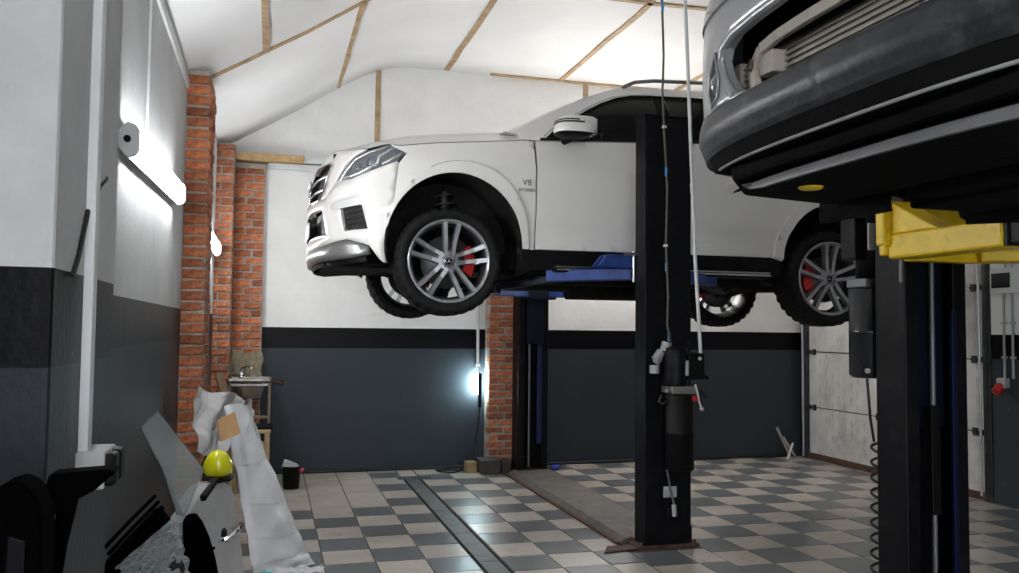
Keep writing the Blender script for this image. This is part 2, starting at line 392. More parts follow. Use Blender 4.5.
# floor: tiles laid in three fields between the drain channel and the lift's cover plate
GROUT = mat('grout', (.10, .095, .09), .9, var=.3)
fl = MB(); fl.box((XL-.15, YF-.1, -.12), (XR+.25, YB+.1, -.004))
floor = tag(fl.build('floor', GROUT), 'chequered floor of worn grey and beige tiles', kind='structure')
T_BEIGE = mat('beige_tile', (.47, .425, .37), .33, var=.06, scale=9, wear=.75, wcol=(.20, .17, .14), rand=.07)
T_GREY = mat('grey_tile', (.135, .147, .156), .30, var=.06, scale=9, wear=.6, wcol=(.10, .092, .085), rand=.10)
def tile_mesh(w, h, m):
    mb = MB(); e = .004
    vs = [(e,e,-.006),(w-e,e,-.006),(w-e,h-e,-.006),(e,h-e,-.006)]; t = .0025
    vt = [(e+t,e+t,0),(w-e-t,e+t,0),(w-e-t,h-e-t,0),(e+t,h-e-t,0)]
    mb.add(vs+vt, [(4,5,6,7),(0,1,5,4),(1,2,6,5),(2,3,7,6),(3,0,4,7)])
    return mb
TM = {}
REST = {0: MB(), 1: MB()}
def lay(x0, y0, x1, y1, dark):
    """one tile; those the camera can tell apart are parts of the floor, the others join one part"""
    w, h = round(x1-x0, 3), round(y1-y0, 3)
    if w < .02 or h < .02: return
    if y0 < 4.62 or x0 > 6.0 and y0 < 5.6:
        tm = tile_mesh(w, h, None); REST[dark].add([(p[0]+x0, p[1]+y0, p[2]) for p in tm.v], tm.f); return
    k = (w, h, dark)
    if k not in TM:
        o = tile_mesh(w, h, None).build('tile', T_GREY if dark else T_BEIGE, floor, world=False); TM[k] = o
    else: o = dup(TM[k], 'tile', floor)
    o.location = (x0, y0, random.uniform(-.001, .0008)); o.rotation_euler = (random.uniform(-.004, .004), random.uniform(-.004, .004), 0)
def field(xa, xb, ox, oy, px, py, darkfn):
    i0 = math.floor((xa-ox)/px); i1 = math.ceil((xb-ox)/px)
    for i in range(i0, i1):
        for j in range(math.floor((YF-oy)/py), math.ceil((YB-oy)/py)):
            lay(max(xa, ox+i*px), max(YF, oy+j*py), min(xb, ox+(i+1)*px), min(YB, oy+(j+1)*py), darkfn(i, j))
def dL(i, j):
    if i <= 1 and j >= {1: 5, 0: 4, -1: 5}.get(i, 4): return 0
    return (i+j) % 2
field(XL, 1.315, .367, 5.57, .325, .338, dL)
field(1.488, 2.385, 1.822, 5.16, .325, .3275, lambda i, j: (i+j) % 2)
field(2.93, XR+.1, 2.87, 5.28, .335, .345, lambda i, j: (i+j+1) % 2)
field(2.385, 2.93, 2.87, 5.28, .335, .345, lambda i, j: (i+j+1) % 2 if j < 0 else 0) if False else None
for y in range(-9, 1):
    lay(2.385, 5.05+y*.335-.335, 2.72, 5.05+y*.335, y % 2); lay(2.72, 5.05+y*.335-.335, 2.93, 5.05+y*.335, (y+1) % 2)
lay(2.385, 5.05, 2.72, 5.385, 1); lay(2.72, 5.05, 2.93, 5.385, 0)
for k, m in ((0, T_BEIGE), (1, T_GREY)):
    if REST[k].v: tag(REST[k].build('distant_tiles', m, floor), kind='stuff')
# drain channel
DRAIN = mat('drain_cover_grey', (.12, .13, .13), .5, var=.3, scale=10, bump=.3, bscale=40, dirt=(.05, .045, .04), dscale=5)
dr = empty('drain_channel', (1.40, 5.0, 0), 'long grey drain cover strip set into the tiles with a small grating', 'drain')
y = -1.0
while y < 8.45:
    b = MB(); b.box((1.335, y+.004, -.003), (1.468, min(y+.8, 8.45)-.004, .002)); b.build('cover_plate', DRAIN, dr, .002); y += .8
b = MB(); b.box((1.317, -1, -.003), (1.333, 8.47, .003)); b.build('edge_rail', UNDER, dr); b = MB(); b.box((1.47, -1, -.003), (1.486, 8.47, .003)); b.build('edge_rail', UNDER, dr)
g = MB(); g.box((1.265, 8.50, .0), (1.595, 8.62, .003)); g.build('grating_base', DARK, dr)
g = MB()
for i in range(9): g.box((1.27+i*.036, 8.50, .0), (1.29+i*.036, 8.62, .006))
g.box((1.26, 8.49, -.002), (1.60, 8.505, .007)); g.box((1.26, 8.615, -.002), (1.60, 8.63, .007)); g.build('grating', DRAIN, dr)
lay(1.315, 8.64, 1.488, 9.1, 0)
# steel cover between the two posts of the first lift
RAMP = mat('cover_plate_steel', (.10, .088, .078), .65, .15, var=.35, scale=9, bump=.25, bscale=60, dirt=(.05, .04, .034), dscale=4, damt=.7)
rp = empty('hose_cover', (2.65, 7.1, 0), 'low worn steel hose cover on the floor between the blue lift posts', 'floor cover')
b = MB(); sec = [(2.385, .002), (2.455, .042), (2.86, .042), (2.925, .002)]
b.add([(x, 5.62, z) for x, z in sec]+[(x, 8.56, z) for x, z in sec], [(0,1,5,4),(1,2,6,5),(2,3,7,6),(3,2,1,0),(4,5,6,7)]); b.build('cover_plate', RAMP, rp)
b = MB(); b.beam((2.392, 5.62, .008), (2.392, 8.62, .008), .03, .02); b.build('rusty_edge', RUST, rp); b = MB(); b.beam((2.92, 5.9, .006), (2.92, 8.62, .006), .02, .014); b.build('rusty_edge', RUST, rp)

# brick piers: every brick is a part
BR = {}
def brick(parent, x0, y0, z0, x1, y1, z1):
    k = (round(x1-x0, 3), round(y1-y0, 3), round(z1-z0, 3))
    if k not in BR:
        b = MB(); b.box((0, 0, 0), k)
        for i, p in enumerate(b.v): b.v[i] = tuple(c+random.uniform(-.005, .005) for c in p)
        o = b.build('brick', BRICK, parent, .006, world=False, seg=1); BR[k] = o
    else: o = dup(BR[k], 'brick', parent)
    o.location = (x0+random.uniform(-.007, .007), y0+random.uniform(-.007, .007), z0+random.uniform(-.002, .002))
    o.rotation_euler = (random.uniform(-.025, .025), random.uniform(-.025, .025), random.uniform(-.03, .03))
CH = .0765
def courses(h): return int(h/CH)
b = MB(); b.box((XL, 6.31, 0), (-.449, 6.885, 3.31)); core = b.build('brick_pier_core', MORTAR, wall_left)
for c in range(courses(3.32)):
    z = c*CH; y = 6.30
    for ln in ((.25, .12, .22) if c % 2 else (.12, .25, .22)):
        brick(wall_left, XL, y, z, -.44, y+ln-.016, z+CH-.016); y += ln
b = MB(); b.box((XL, 8.612, 0), (-.378, 9.09, 3.28)); b.build('brick_pier_core', MORTAR, wall_left)
for c in range(courses(3.29)):
    z = c*CH; x = XL+.01
    for ln in ((.11, .12) if c % 2 else (.23,)):
        brick(wall_left, x, 8.60, z, x+ln-.012, 8.72, z+CH-.016); x += ln
b = MB(); b.box((-.40, 9.013, 0), (-.078, 9.10, 3.17)); b.build('brick_core', MORTAR, wall_back)
for c in range(courses(3.18)):
    z = c*CH; x = -.375
    for ln in ((.19, .115) if c % 2 else (.12, .185)):
        brick(wall_back, x, 9.0, z, x+ln-.016, 9.1, z+CH-.016); x += ln
b = MB(); b.box((2.287, 8.913, 0), (2.572, 9.10, 2.74)); b.build('brick_core', MORTAR, wall_back)
for c in range(courses(2.76)):
    z = c*CH; x = 2.285
    for ln in ((.18, .115) if c % 2 else (.115, .18)):
        brick(wall_back, x, 8.90, z, x+ln-.016, 9.02, z+CH-.016); x += ln

# sectional garage door in the right wall
DPAN = mat('garage_door_white', (.56, .55, .53), .55, var=.12, scale=4, dirt=(.16, .15, .14), dscale=2.2, damt=.55, bump=.1, bscale=60)
door = empty('door_1', (XR+.06, 7.6, 0), 'white sectional garage door with dark seals', kind='structure')
SLOT = mat('seal_dark', (.02, .02, .022), .6)
z = .06
for hgt in (.55, .66, .66, .66):
    pn = MB(); pn.box((XR+.03, 6.28, z+.006), (XR+.08, 8.93, z+hgt-.006))
    po = pn.build('door_panel', DPAN, door, .004)
    rb = MB(); n = int(hgt/.074); rh = (hgt-.012)/n
    for i in range(n):
        off = (i % 2)*.11
        for j in range(13):
            y0 = max(6.29, 6.29+j*.22-off); y1 = min(8.92, 6.29+(j+1)*.22-off)
            if y1-y0 > .03: rb.box((XR+.026, y0+.003, z+.008+i*rh+.002), (XR+.032, y1-.003, z+.008+(i+1)*rh-.002))
    tag(rb.build('embossed_blocks', DPAN, po), kind='stuff')
    if z > .3:
        for y in (6.42, 7.72, 8.82):
            hg = MB(); hg.box((XR+.014, y-.03, z-.035), (XR+.03, y+.03, z+.035)); hg.cyl((XR+.014, y-.03, z), (XR+.014, y+.03, z), .01, 10); hg.build('hinge', SLOT, door, .004)
    z += hgt
b = MB(); b.box((XR+.0, 6.28, .0), (XR+.09, 8.95, .07)); b.build('bottom_seal', RUST, door, .005)
for y0, y1 in ((8.93, 9.03), (6.20, 6.29)):
    b = MB(); b.box((XR-.015, y0, 0), (XR+.05, y1, 2.78)); b.build('guide_rail', mat('rail_grey', (.05, .055, .058), .45, .5, var=.3), door, .006)
b = MB(); b.cyl((XR-.03, 8.97, .02), (XR-.03, 8.985, 2.7), .016, 10); b.build('guide_tube', STEEL, door)
for zz in (1.27, .61, 1.93):
    for y in (8.9, 6.31):
        b = MB(); b.box((XR-.02, y-.02, zz-.025), (XR+.03, y+.02, zz+.025)); b.cyl((XR-.04, y, zz), (XR-.01, y, zz), .018, 12); b.build('roller_bracket', SLOT, door, .004)

# ---------------------------------------------------------------- lamps
TUBE = mat('lamp_diffuser', (.9, .9, .9), .4, emit=(.97, .985, 1.0), est=LAMP_L)
TUBE_H = mat('lamp_diffuser_strong', (.9, .9, .9), .4, emit=(1.0, .975, .94), est=LAMP_H)
FIT = mat('fitting_grey', (.42, .43, .43), .5)
CAPM = mat('lamp_cap_white', (.72, .73, .74), .5)
def wall_lamp(label, x, y0, y1, z0, z1, h=.135, depth=.072, group=None, back=False):
    """damp-proof double tube fitting fixed to a wall: x is the left wall's face (or, with back=True, y of the back wall and y0..y1 run along x)"""
    W = (lambda o, y, z: (y, x-o, z)) if back else (lambda o, y, z: (x+o, y, z))
    t = empty('wall_lamp', W(0, (y0+y1)/2, (z0+z1)/2-h/2), label, 'lamp', group)
    zc = lambda y: z0+(z1-z0)*(y-y0)/(y1-y0)
    def loop(y, pts): return [W(o, y, zc(y)+v) for o, v in pts]
    TR = [(0, -.028), (.034, -h/2), (.034, h/2), (0, .028)]                                   # tray, narrow at the wall
    DF = [(.034, -h/2+.006), (depth-.012, -h/2+.012), (depth, -h/2+.03), (depth, h/2-.03), (depth-.012, h/2-.012), (.034, h/2-.006)]
    CP = [(0, -.032), (.034, -h/2-.004), (depth-.008, -h/2+.008), (depth+.004, -h/2+.028), (depth+.004, h/2-.028), (depth-.008, h/2-.008), (.034, h/2+.004), (0, .032)]
    for nm, PT, m, e in (('housing', TR, FIT, .0), ('diffuser', DF, TUBE_H if back else TUBE, .03)):
        n = len(PT); b = MB(); b.add(loop(y0+e, PT)+loop(y1-e, PT), [tuple(reversed(range(n))), tuple(range(n, 2*n))]+[(i, (i+1) % n, n+(i+1) % n, n+i) for i in range(n)]); b.build(nm, m, t)
    for y, s in ((y0, -1), (y1, 1)):
        b = MB(); b.prism(loop(y+s*.008, CP), Vector(W(0, -s*.04, 0))-Vector(W(0, 0, 0))); cp = b.build('end_cap', CAPM, t)
        b = MB(); b.cyl(W(.035, y+s*.008, zc(y)), W(.035, y+s*.02, zc(y)), .014, 16); b.build('cable_gland', BLACK_PLASTIC, cp)
    return t
wall_lamp('bright double tube lamp on the white plaster between pier and brick pier', XL, 3.66, 5.62, 2.245, 2.32)
b = MB(); b.box((XL, 7.0, 0), (-.53, 8.6, 3.30)); b.build('plaster_infill', PL, wall_left, .01)
wall_lamp('lit tube lamp half hidden behind the brick pier', -.53, 7.03, 8.30, 2.22, 2.22)
wall_lamp('tube lamp on the left wall nearer the workshop front', XL, -1.4, .55, 2.35, 2.35)
wall_lamp('lit tube lamp on the back wall behind the white car doors', YB, 3.15, 4.65, 2.62, 2.62, back=True)
def ceiling_fill_lamp(label, x, y0, y1):  # out-of-view lamps added to brighten the pier and the car's side
    t = empty('ceiling_fill_lamp', (x, (y0+y1)/2, 4.20), label, 'lamp', 'added ceiling fill lamps')
    b = MB(); b.box((x-.08, y0, 4.29), (x+.08, y1, 4.345)); b.build('housing', FIT, t, .006)
    b = MB(); b.prism([(x-.07, y0+.03, 4.29), (x-.05, y0+.03, 4.235), (x-.02, y0+.03, 4.22), (x+.02, y0+.03, 4.22), (x+.05, y0+.03, 4.235), (x+.07, y0+.03, 4.29)], (0, y1-y0-.06, 0)); b.build('diffuser', TUBE_H, t)
    for y in (y0, y1-.03):
        b = MB(); b.box((x-.078, y, 4.215), (x+.078, y+.03, 4.30)); b.build('end_cap', FIT, t, .006)
ceiling_fill_lamp('added twin tube fill lamp on the ceiling between the brick pier and the grey car', .75, 2.4, 3.9)
ceiling_fill_lamp('added twin tube fill lamp on the ceiling over the open floor before the grey car', .30, -1.5, .0)

# hand lamp hanging on the back wall and its pipe
t = empty('conduit_pipe', (2.195, 9.06, 1.10), 'white conduit pipe on the back wall ending above the glowing hand lamp', 'pipe')
b = MB(); b.cyl((2.195, 9.06, 1.12), (2.19, 9.06, 3.2), .017, 14); b.build('pipe', WPIPE, t)
b = MB(); b.cyl((2.195, 9.06, 1.09), (2.195, 9.06, 1.125), .026, 14); b.build('end_socket', FIT, t)
t = empty('hand_lamp', (2.205, 9.0, .70), 'glowing inspection lamp hanging by its hook against the grey back wall', 'lamp')
b = MB(); b.cyl((2.185, 9.0, .80), (2.185, 9.0, 1.02), .018, 12); b.build('light_tube', mat('hand_lamp_glow', (.9, .95, 1), .4, emit=(.72, .95, 1.0), est=70), t)
b = MB(); b.box((2.18, 8.955, .79), (2.22, 8.978, 1.03)); b.build('reflector_back', BLACK_PLASTIC, t, .006)
b = MB(); b.cyl((2.205, 8.985, .66), (2.205, 8.985, .80), .024, 14, .02); b.build('handle', BLACK_PLASTIC, t)
b = MB(); b.tube([(2.205, 8.985, 1.02), (2.205, 8.985, 1.06), (2.2, 9.0, 1.09), (2.195, 9.03, 1.09)], .006, 6); b.build('hook', STEEL, t)
b = MB(); b.tube([(2.205, 8.985, .66), (2.19, 8.98, .45), (2.15, 8.97, .2), (2.12, 8.955, .03), (2.0, 8.94, .012), (1.86, 8.72, .012), (1.75, 8.8, .012), (1.72, 8.9, .012), (1.85, 8.93, .012), (2.0, 8.86, .012)], .009, 6); b.build('power_cable', CABLE, t)

# ---------------------------------------------------------------- two-post lifts
def lift_post(name, label, x0, x1, yb, yo, h, base=.05, rusty=True):
    """C-shaped column: plate at yb, flanges to yo where it is open"""
    s = 1 if yo > yb else -1; t = empty(name, ((x0+x1)/2, yb, 0), label, 'lift post')
    th = .012; b = MB(); lip = .07
    P = [(x0, yb), (x1, yb), (x1, yo), (x1-lip, yo), (x1-lip, yo-s*th), (x1-th, yo-s*th), (x1-th, yb+s*th), (x0+th, yb+s*th), (x0+th, yo-s*th), (x0+lip, yo-s*th), (x0+lip, yo), (x0, yo)]
    n = len(P); vs = [(x, y, .02) for x, y in P]+[(x, y, h) for x, y in P]
    caps = [(0,1,6,7), (1,2,5,6), (2,3,4,5), (7,8,11,0), (8,9,10,11)]
    fs = [(i, (i+1) % n, n+(i+1) % n, n+i) for i in range(n)]+[tuple(reversed(c)) for c in caps]+[tuple(n+i for i in c) for c in caps]
    if s < 0: fs = [tuple(reversed(f)) for f in fs]
    b.add(vs, fs); b.build('column', POST, t, .006)
    b = MB(); ya, yc = min(yb, yo), max(yb, yo)
    b.box((x0-base, ya-.03, 0), (x1+base, yc+.04, .022)); b.build('base_plate', RUST if rusty else POST, t, .004)
    b = MB(); b.box((x0-.006, yb-s*.006, .02), (x1+.006, yb+s*.05, .14)); b.build('foot_collar', POST, t, .006)
    for xx in (x0-base+.025, x1+base-.025):
        for yy in (ya, yc):
            b = MB(); b.cyl((xx, yy, .02), (xx, yy, .045), .014, 6); b.build('anchor_bolt', RUST, t)
    return t
p1 = lift_post('lift_post', 'black lift post with the pump unit in front of the white car', 2.52, 2.875, 5.46, 5.63, 3.02)
b = MB(); b.box((2.515, 5.455, 3.02), (2.88, 5.635, 3.035)); b.build('top_plate', POST, p1, .003)
b = MB(); b.add([(2.20, 5.40, .004), (2.62, 5.46, .004), (2.62, 5.56, .004), (2.28, 5.55, .004), (2.20, 5.40, .012), (2.62, 5.46, .012), (2.62, 5.56, .012), (2.28, 5.55, .012)], [(3,2,1,0),(4,5,6,7),(0,1,5,4),(1,2,6,5),(2,3,7,6),(3,0,4,7)]); b.build('floor_strap', RUST, p1)
p2 = lift_post('lift_post', 'blue and black lift post standing against the back wall beside the brick pier', 2.53, 2.86, 8.85, 8.62, 3.02)
p3 = lift_post('lift_post', 'black lift post with the yellow carriage and yellow arms', 2.55, 2.865, 3.15, 2.97, 3.3, rusty=False)
for p, (xa, ya, xb, yb2), m in ((p1, (2.60, 5.53, 2.78, 5.70), NAVY), (p2, (2.61, 8.58, 2.79, 8.81), NAVY), (p3, (2.63, 3.02, 2.79, 3.12), NAVY)):
    b = MB(); b.box((xa, ya, 1.35 if p is not p3 else 1.1), (xb, yb2, 2.08)); b.build('carriage', m, p, .006)
for p, x, y in ((p2, 2.655, 8.635), (p3, 2.70, 2.985)):
    b = MB(); b.cyl((x, y, .06), (x, y, 1.9), .011, 10); b.build('cylinder_rod', ROD, p)
b = MB(); b.box((2.745, 8.635, .3), (2.80, 8.66, 1.75)); b.build('slide_strip', mat('slide_blue', (.005, .009, .08), .45), p2, .004)
b = MB(); b.box((2.775, 2.955, .02), (2.80, 2.975, 1.6)); b.build('slide_strip', mat('slide_navy', (.003, .006, .03), .5, spec=.2), p3, .004)
b = MB(); b.box((2.66, 2.95, .75), (2.705, 2.985, 1.2)); b.build('lock_bar', BLACK_PLASTIC, p3, .004)
b = MB(); b.cyl((2.505, 5.62, 1.85), (2.505, 5.62, 2.07), .011, 8); b.cyl((2.42, 5.60, 2.045), (2.56, 5.60, 2.052), .01, 8); b.build('lock_pin', STEEL, p1)

def arm(parent, a, bpt, c, m_out, m_in, zt, pad=True, w=.11, h=.085):
    a, bpt, c = Vector(a), Vector(bpt), Vector(c)
    q = MB(); q.beam(a, bpt, w, h); o = q.build('arm', m_out, parent, .008)
    q = MB(); q.beam(a+(bpt-a)*.6, c, w*.72, h*.72); q.build('arm_extension', m_in, o, .006)
    if pad:
        q = MB(); q.cyl(c+Vector((0,0,-.055)), c+Vector((0,0,.02)), .045, 18); q.cyl(c+Vector((0,0,.02)), (c.x, c.y, zt-.02), .028, 14); pd = q.build('pad_screw', m_in, o)
        q = MB(); q.cyl((c.x, c.y, zt-.028), (c.x, c.y, zt), .06, 20); q.build('rubber_pad', RUBBER, o)
    return o
arm(p1, (2.55, 5.76, 1.915), (1.98, 6.02, 1.90), (1.66, 6.32, 1.83), BLUE, NAVY, 1.86)
arm(p1, (2.84, 5.76, 1.915), (3.35, 6.02, 1.90), (3.62, 6.34, 1.83), BLUE, NAVY, 1.86)
b = MB(); b.prism([(2.60, 5.685, 2.055), (2.33, 5.685, 2.05), (2.26, 5.685, 1.965), (2.60, 5.685, 1.945)], (0, .03, 0)); b.prism([(2.60, 5.80, 2.055), (2.33, 5.80, 2.05), (2.26, 5.80, 1.965), (2.60, 5.80, 1.945)], (0, .03, 0)); b.box((2.34, 5.69, 2.035), (2.60, 5.83, 2.052)); b.build('arm_bracket', BLUE, p1, .004)
arm(p2, (2.56, 8.52, 1.885), (1.95, 8.02, 1.875), (1.66, 7.48, 1.83), BLUE, NAVY, 1.86)
arm(p2, (2.84, 8.52, 1.885), (3.45, 8.05, 1.875), (3.70, 7.48, 1.83), BLUE, NAVY, 1.86)
b = MB(); b.box((2.50, 8.48, 1.82), (2.90, 8.61, 1.95)); b.build('arm_bracket', NAVY, p2, .008)
# yellow arms of the second lift
b = MB(); b.box((2.435, 2.36, 1.805), (2.555, 2.93, 1.905)); ya = b.build('arm', YELLOW, p3, .01)
b = MB(); b.box((2.447, 2.20, 1.815), (2.545, 2.37, 1.895)); b.box((2.438, 2.34, 1.808), (2.552, 2.358, 1.902)); b.build('arm_end', POST, ya, .004)
b = MB(); b.prism([(2.44, 2.94, 1.905), (2.44, 2.66, 1.905), (2.44, 2.90, 2.03), (2.44, 2.94, 2.035)], (.11, 0, 0)); b.build('gusset', YELLOW, ya, .006)
b = MB(); b.box((2.405, 2.915, 1.86), (2.565, 2.965, 2.045)); b.box((2.42, 2.93, 1.82), (2.56, 2.965, 1.87)); b.build('hinge_plate', YELLOW, p3, .008)
b = MB(); b.cyl((2.475, 2.90, 1.71), (2.475, 2.90, 1.83), .008, 8); b.build('lock_pin', ROD, p3)
b = MB(); b.box((2.54, 2.90, 1.80), (2.88, 2.965, 2.02)); b.build('carriage_plate', YELLOW, p3, .008)
b = MB(); b.box((2.60, 2.88, 2.0), (2.635, 2.92, 2.22)); b.build('upright', YELLOW, p3, .004)
b = MB(); b.beam((2.86, 2.90, 1.825), (3.45, 2.55, 1.825), .12, .05); yb_ = b.build('arm', YELLOW, p3, .01)
b = MB(); b.beam((3.2, 2.69, 1.85), (3.85, 2.15, 1.85), .085, .07); b.build('arm_extension', POST, yb_, .006)
b = MB(); b.cyl((3.85, 2.15, 1.82), (3.85, 2.15, 1.93), .055, 18); b.build('pad_screw', YELLOW, yb_)
b = MB(); b.beam((2.34, 2.38, 2.06), (1.56, 2.12, 1.97), .085, .06); b.build('arm_extension', POST, ya, .006)
b = MB(); b.box((2.20, 2.12, 1.955), (2.44, 2.32, 2.09)); b.build('support_block', mat('support_block_grey', (.03, .031, .034), .5, var=.3), ya, .008)
b = MB(); b.lathe([(.0, -.04), (.03, -.04), (.036, -.034), (.036, -.018), (.02, -.012), (.02, .0), (.036, .004), (.036, .022), (.0, .024)], (1.50, 2.12, 1.955), 'z', 20); b.build('lift_pad', YELLOW, ya)

# hydraulic pump unit hung on the first lift's post
pu = empty('pump_unit', (2.72, 5.36, .55), 'black electric hydraulic pump unit bolted to the lift post before the white car', 'pump')
b = MB(); b.lathe([(0, .55), (.086, .55), (.098, .562), (.098, .80), (.101, .805), (.098, .81), (.098, 1.06), (.086, 1.075), (0, 1.075)], (2.725, 5.34, 0), 'z', 28); b.build('oil_tank', BLACK_PLASTIC, pu)
b = MB(); b.box((2.635, 5.27, 1.075), (2.815, 5.44, 1.125)); b.cyl((2.65, 5.30, 1.10), (2.60, 5.28, 1.10), .014, 10); b.build('valve_block', mat('cast_alloy', (.30, .29, .27), .45, .7, var=.3), pu, .006)
b = MB(); b.lathe([(0, 1.125), (.088, 1.125), (.092, 1.14), (.092, 1.36), (.085, 1.385), (.05, 1.395), (0, 1.397)], (2.70, 5.36, 0), 'z', 24, warp=lambda i, j: -.005*(j % 2)*(i in (2, 3))); b.build('motor', POST, pu)
b = MB(); b.box((2.765, 5.28, 1.17), (2.885, 5.40, 1.35)); sw = b.build('switch_box', BLACK_PLASTIC, pu, .008)
b = MB(); b.cyl((2.845, 5.28, 1.315), (2.845, 5.27, 1.315), .012, 14); b.build('switch_button', WPIPE, sw)
b = MB(); b.box((2.737, 5.272, 1.20), (2.757, 5.279, 1.30)); b.build('rating_label', FIT, pu)
b = MB(); b.cyl((2.785, 5.245, 1.045), (2.785, 5.225, 1.045), .017, 14); b.build('release_button', RED, pu)
b = MB(); b.tube([(2.80, 5.26, 1.14), (2.81, 5.25, 1.09), (2.82, 5.245, 1.03), (2.835, 5.24, .985)], .008, 8); b.sphere((2.838, 5.24, .975), .018, 12, 8); b.build('release_lever', STEEL, pu)
b = MB(); b.tube([(2.84, 5.27, 1.10), (2.86, 5.26, 1.08), (2.875, 5.25, 1.05)], .01, 8); b.build('hand_valve', BLACK_PLASTIC, pu)
b = MB(); b.tube([(2.885, 5.34, 1.185), (2.915, 5.34, 1.18), (2.935, 5.34, 1.18)], .012, 8); b.build('cable_gland', BLACK_PLASTIC, pu)
b = MB(); b.tube([(2.60, 5.36, 1.06), (2.575, 5.35, 1.02), (2.595, 5.34, 1.0), (2.63, 5.35, 1.02)], .009, 8); b.build('oil_hose', CABLE, pu)
t = empty('drain_elbow', (2.56, 5.40, 1.22), 'grey plastic elbow pipe fixed beside the pump motor', 'pipe')
b = MB(); b.cyl((2.555, 5.38, 1.21), (2.555, 5.38, 1.265), .034, 18); b.tube([(2.565, 5.38, 1.28), (2.60, 5.38, 1.33), (2.64, 5.38, 1.37)], .026, 14); b.cyl((2.555, 5.37, 1.30), (2.60, 5.37, 1.36), .03, 16); b.cyl((2.625, 5.37, 1.36), (2.645, 5.37, 1.42), .036, 18)
b.build('pipe', mat('grey_pvc', (.34, .34, .35), .4, var=.15), t)
t = empty('cable_drop', (2.66, 5.42, 1.40), 'thin dark cable with blue tape hanging from the ceiling to the pump', 'cable')
b = MB(); b.tube([(2.60, 5.42, 4.33), (2.625, 5.42, 3.9), (2.64, 5.42, 3.45), (2.632, 5.42, 3.2), (2.645, 5.42, 2.9), (2.665, 5.41, 2.5), (2.655, 5.41, 2.1), (2.672, 5.41, 1.75), (2.665, 5.41, 1.55), (2.69, 5.40, 1.40)], .0085, 8); b.build('cable', mat('cable_brown', (.085, .075, .06), .5), t)
BT = mat('blue_tape', (.03, .25, .62), .4)
for z, x in ((3.80, 2.629), (2.62, 2.659), (1.95, 2.662), (1.46, 2.682)):
    b = MB(); b.cyl((x, 5.415, z-.03), (x, 5.415, z+.03), .0105, 10); b.build('tape', BT, t)
for z, x in ((2.94, 2.644), (2.1, 2.655)):
    b = MB(); b.box((x-.014, 5.40, z-.01), (x+.01, 5.425, z+.006)); b.build('cable_tie', WPIPE, t)
t = empty('air_pipe', (2.92, 5.36, 1.19), 'straight white plastic pipe dropping from the ceiling beside the lift post', 'pipe')
b = MB(); b.tube([(2.765, 5.38, 4.34), (2.79, 5.38, 3.8), (2.835, 5.37, 2.6), (2.86, 5.37, 2.0), (2.905, 5.36, 1.22)], .0125, 12); b.build('pipe', WPIPE, t)
b = MB(); b.tube([(2.905, 5.36, 1.22), (2.91, 5.36, 1.19), (2.95, 5.355, 1.175)], .015, 10); b.build('valve', BLACK_PLASTIC, t)
b = MB(); b.cyl((2.838, 5.37, 2.54), (2.841, 5.37, 2.47), .017, 12); b.build('joint', WPIPE, t)
# socket, label and lead low on the post
t = empty('post_socket', (2.71, 5.45, .22), 'small dark socket with a lead under a pale sticker low on the lift post', 'socket')
b = MB(); b.box((2.66, 5.4535, .345), (2.76, 5.458, .42)); b.build('sticker', FIT, t)
b = MB(); b.box((2.675, 5.43, .20), (2.765, 5.458, .29)); b.build('socket_box', BLACK_PLASTIC, t, .008)
b = MB(); b.cyl((2.725, 5.415, .22), (2.725, 5.425, .30), .016, 12); b.build('plug', FIT, t)
b = MB(); b.tube([(2.725, 5.42, .30), (2.70, 5.425, .40), (2.672, 5.43, .55), (2.665, 5.425, .66), (2.68, 5.41, .74), (2.69, 5.38, .80)], .008, 8); b.build('lead', mat('grey_lead', (.13, .13, .13), .5), t)

# power unit and spiral hose on the yellow lift
pu2 = empty('pump_unit', (2.60, 3.27, 1.30), 'long black pump tank with grey motor strapped behind the yellow lift post', 'pump')
b = MB(); b.lathe([(0, 1.30), (.075, 1.30), (.088, 1.315), (.088, 1.50), (.091, 1.505), (.088, 1.51), (.088, 1.695), (.075, 1.705), (0, 1.705)], (2.615, 3.27, 0), 'z', 24); b.build('oil_tank', mat('tank_gloss_black', (.012, .013, .016), .22), pu2)
b = MB(); b.box((2.54, 3.20, 1.705), (2.69, 3.33, 1.745)); b.build('valve_block', ROD, pu2, .006)
b = MB(); b.lathe([(0, 1.745), (.07, 1.745), (.07, 2.03), (.05, 2.05), (0, 2.05)], (2.625, 3.26, 0), 'z', 20, warp=lambda i, j: -.005*(j % 2)*(i in (1, 2))); b.build('motor', POST, pu2)
b = MB(); b.box((2.51, 3.23, 1.83), (2.575, 3.33, 2.02)); b.build('terminal_box', POST, pu2, .008)
b = MB(); b.box((2.552, 3.19, 1.87), (2.59, 3.196, 1.99)); b.build('rating_label', WPIPE, pu2)
b = MB(); b.cyl((2.545, 3.20, 1.335), (2.54, 3.19, 1.335), .012, 12); b.build('drain_plug', ROD, pu2)
b = MB(); b.box((2.60, 3.14, 1.60), (2.64, 3.20, 1.66)); b.box((2.60, 3.14, 1.40), (2.64, 3.20, 1.46)); b.build('mount_strap', POST, pu2)
t = empty('spiral_hose', (2.56, 3.20, .4), 'black spiral air hose hanging beside the yellow lift post', 'hose')
b = MB(); b.tube([(2.592+.030*math.cos(a*.5)*(.6+.4*min(1, a/100)), 3.20+.03*math.sin(a*.5), 1.02-a*.0052) for a in range(0, 196)], .0065, 6)
b.tube([(2.60, 3.2, 1.5), (2.56, 3.22, 1.3), (2.575, 3.22, 1.12), (2.593, 3.22, 1.02)], .0065, 6); b.build('hose', CABLE, t)
t = empty('cable_ring', (2.88, 3.06, 1.64), 'small loop of black wire hooked on the side of the yellow lift post', 'cable')
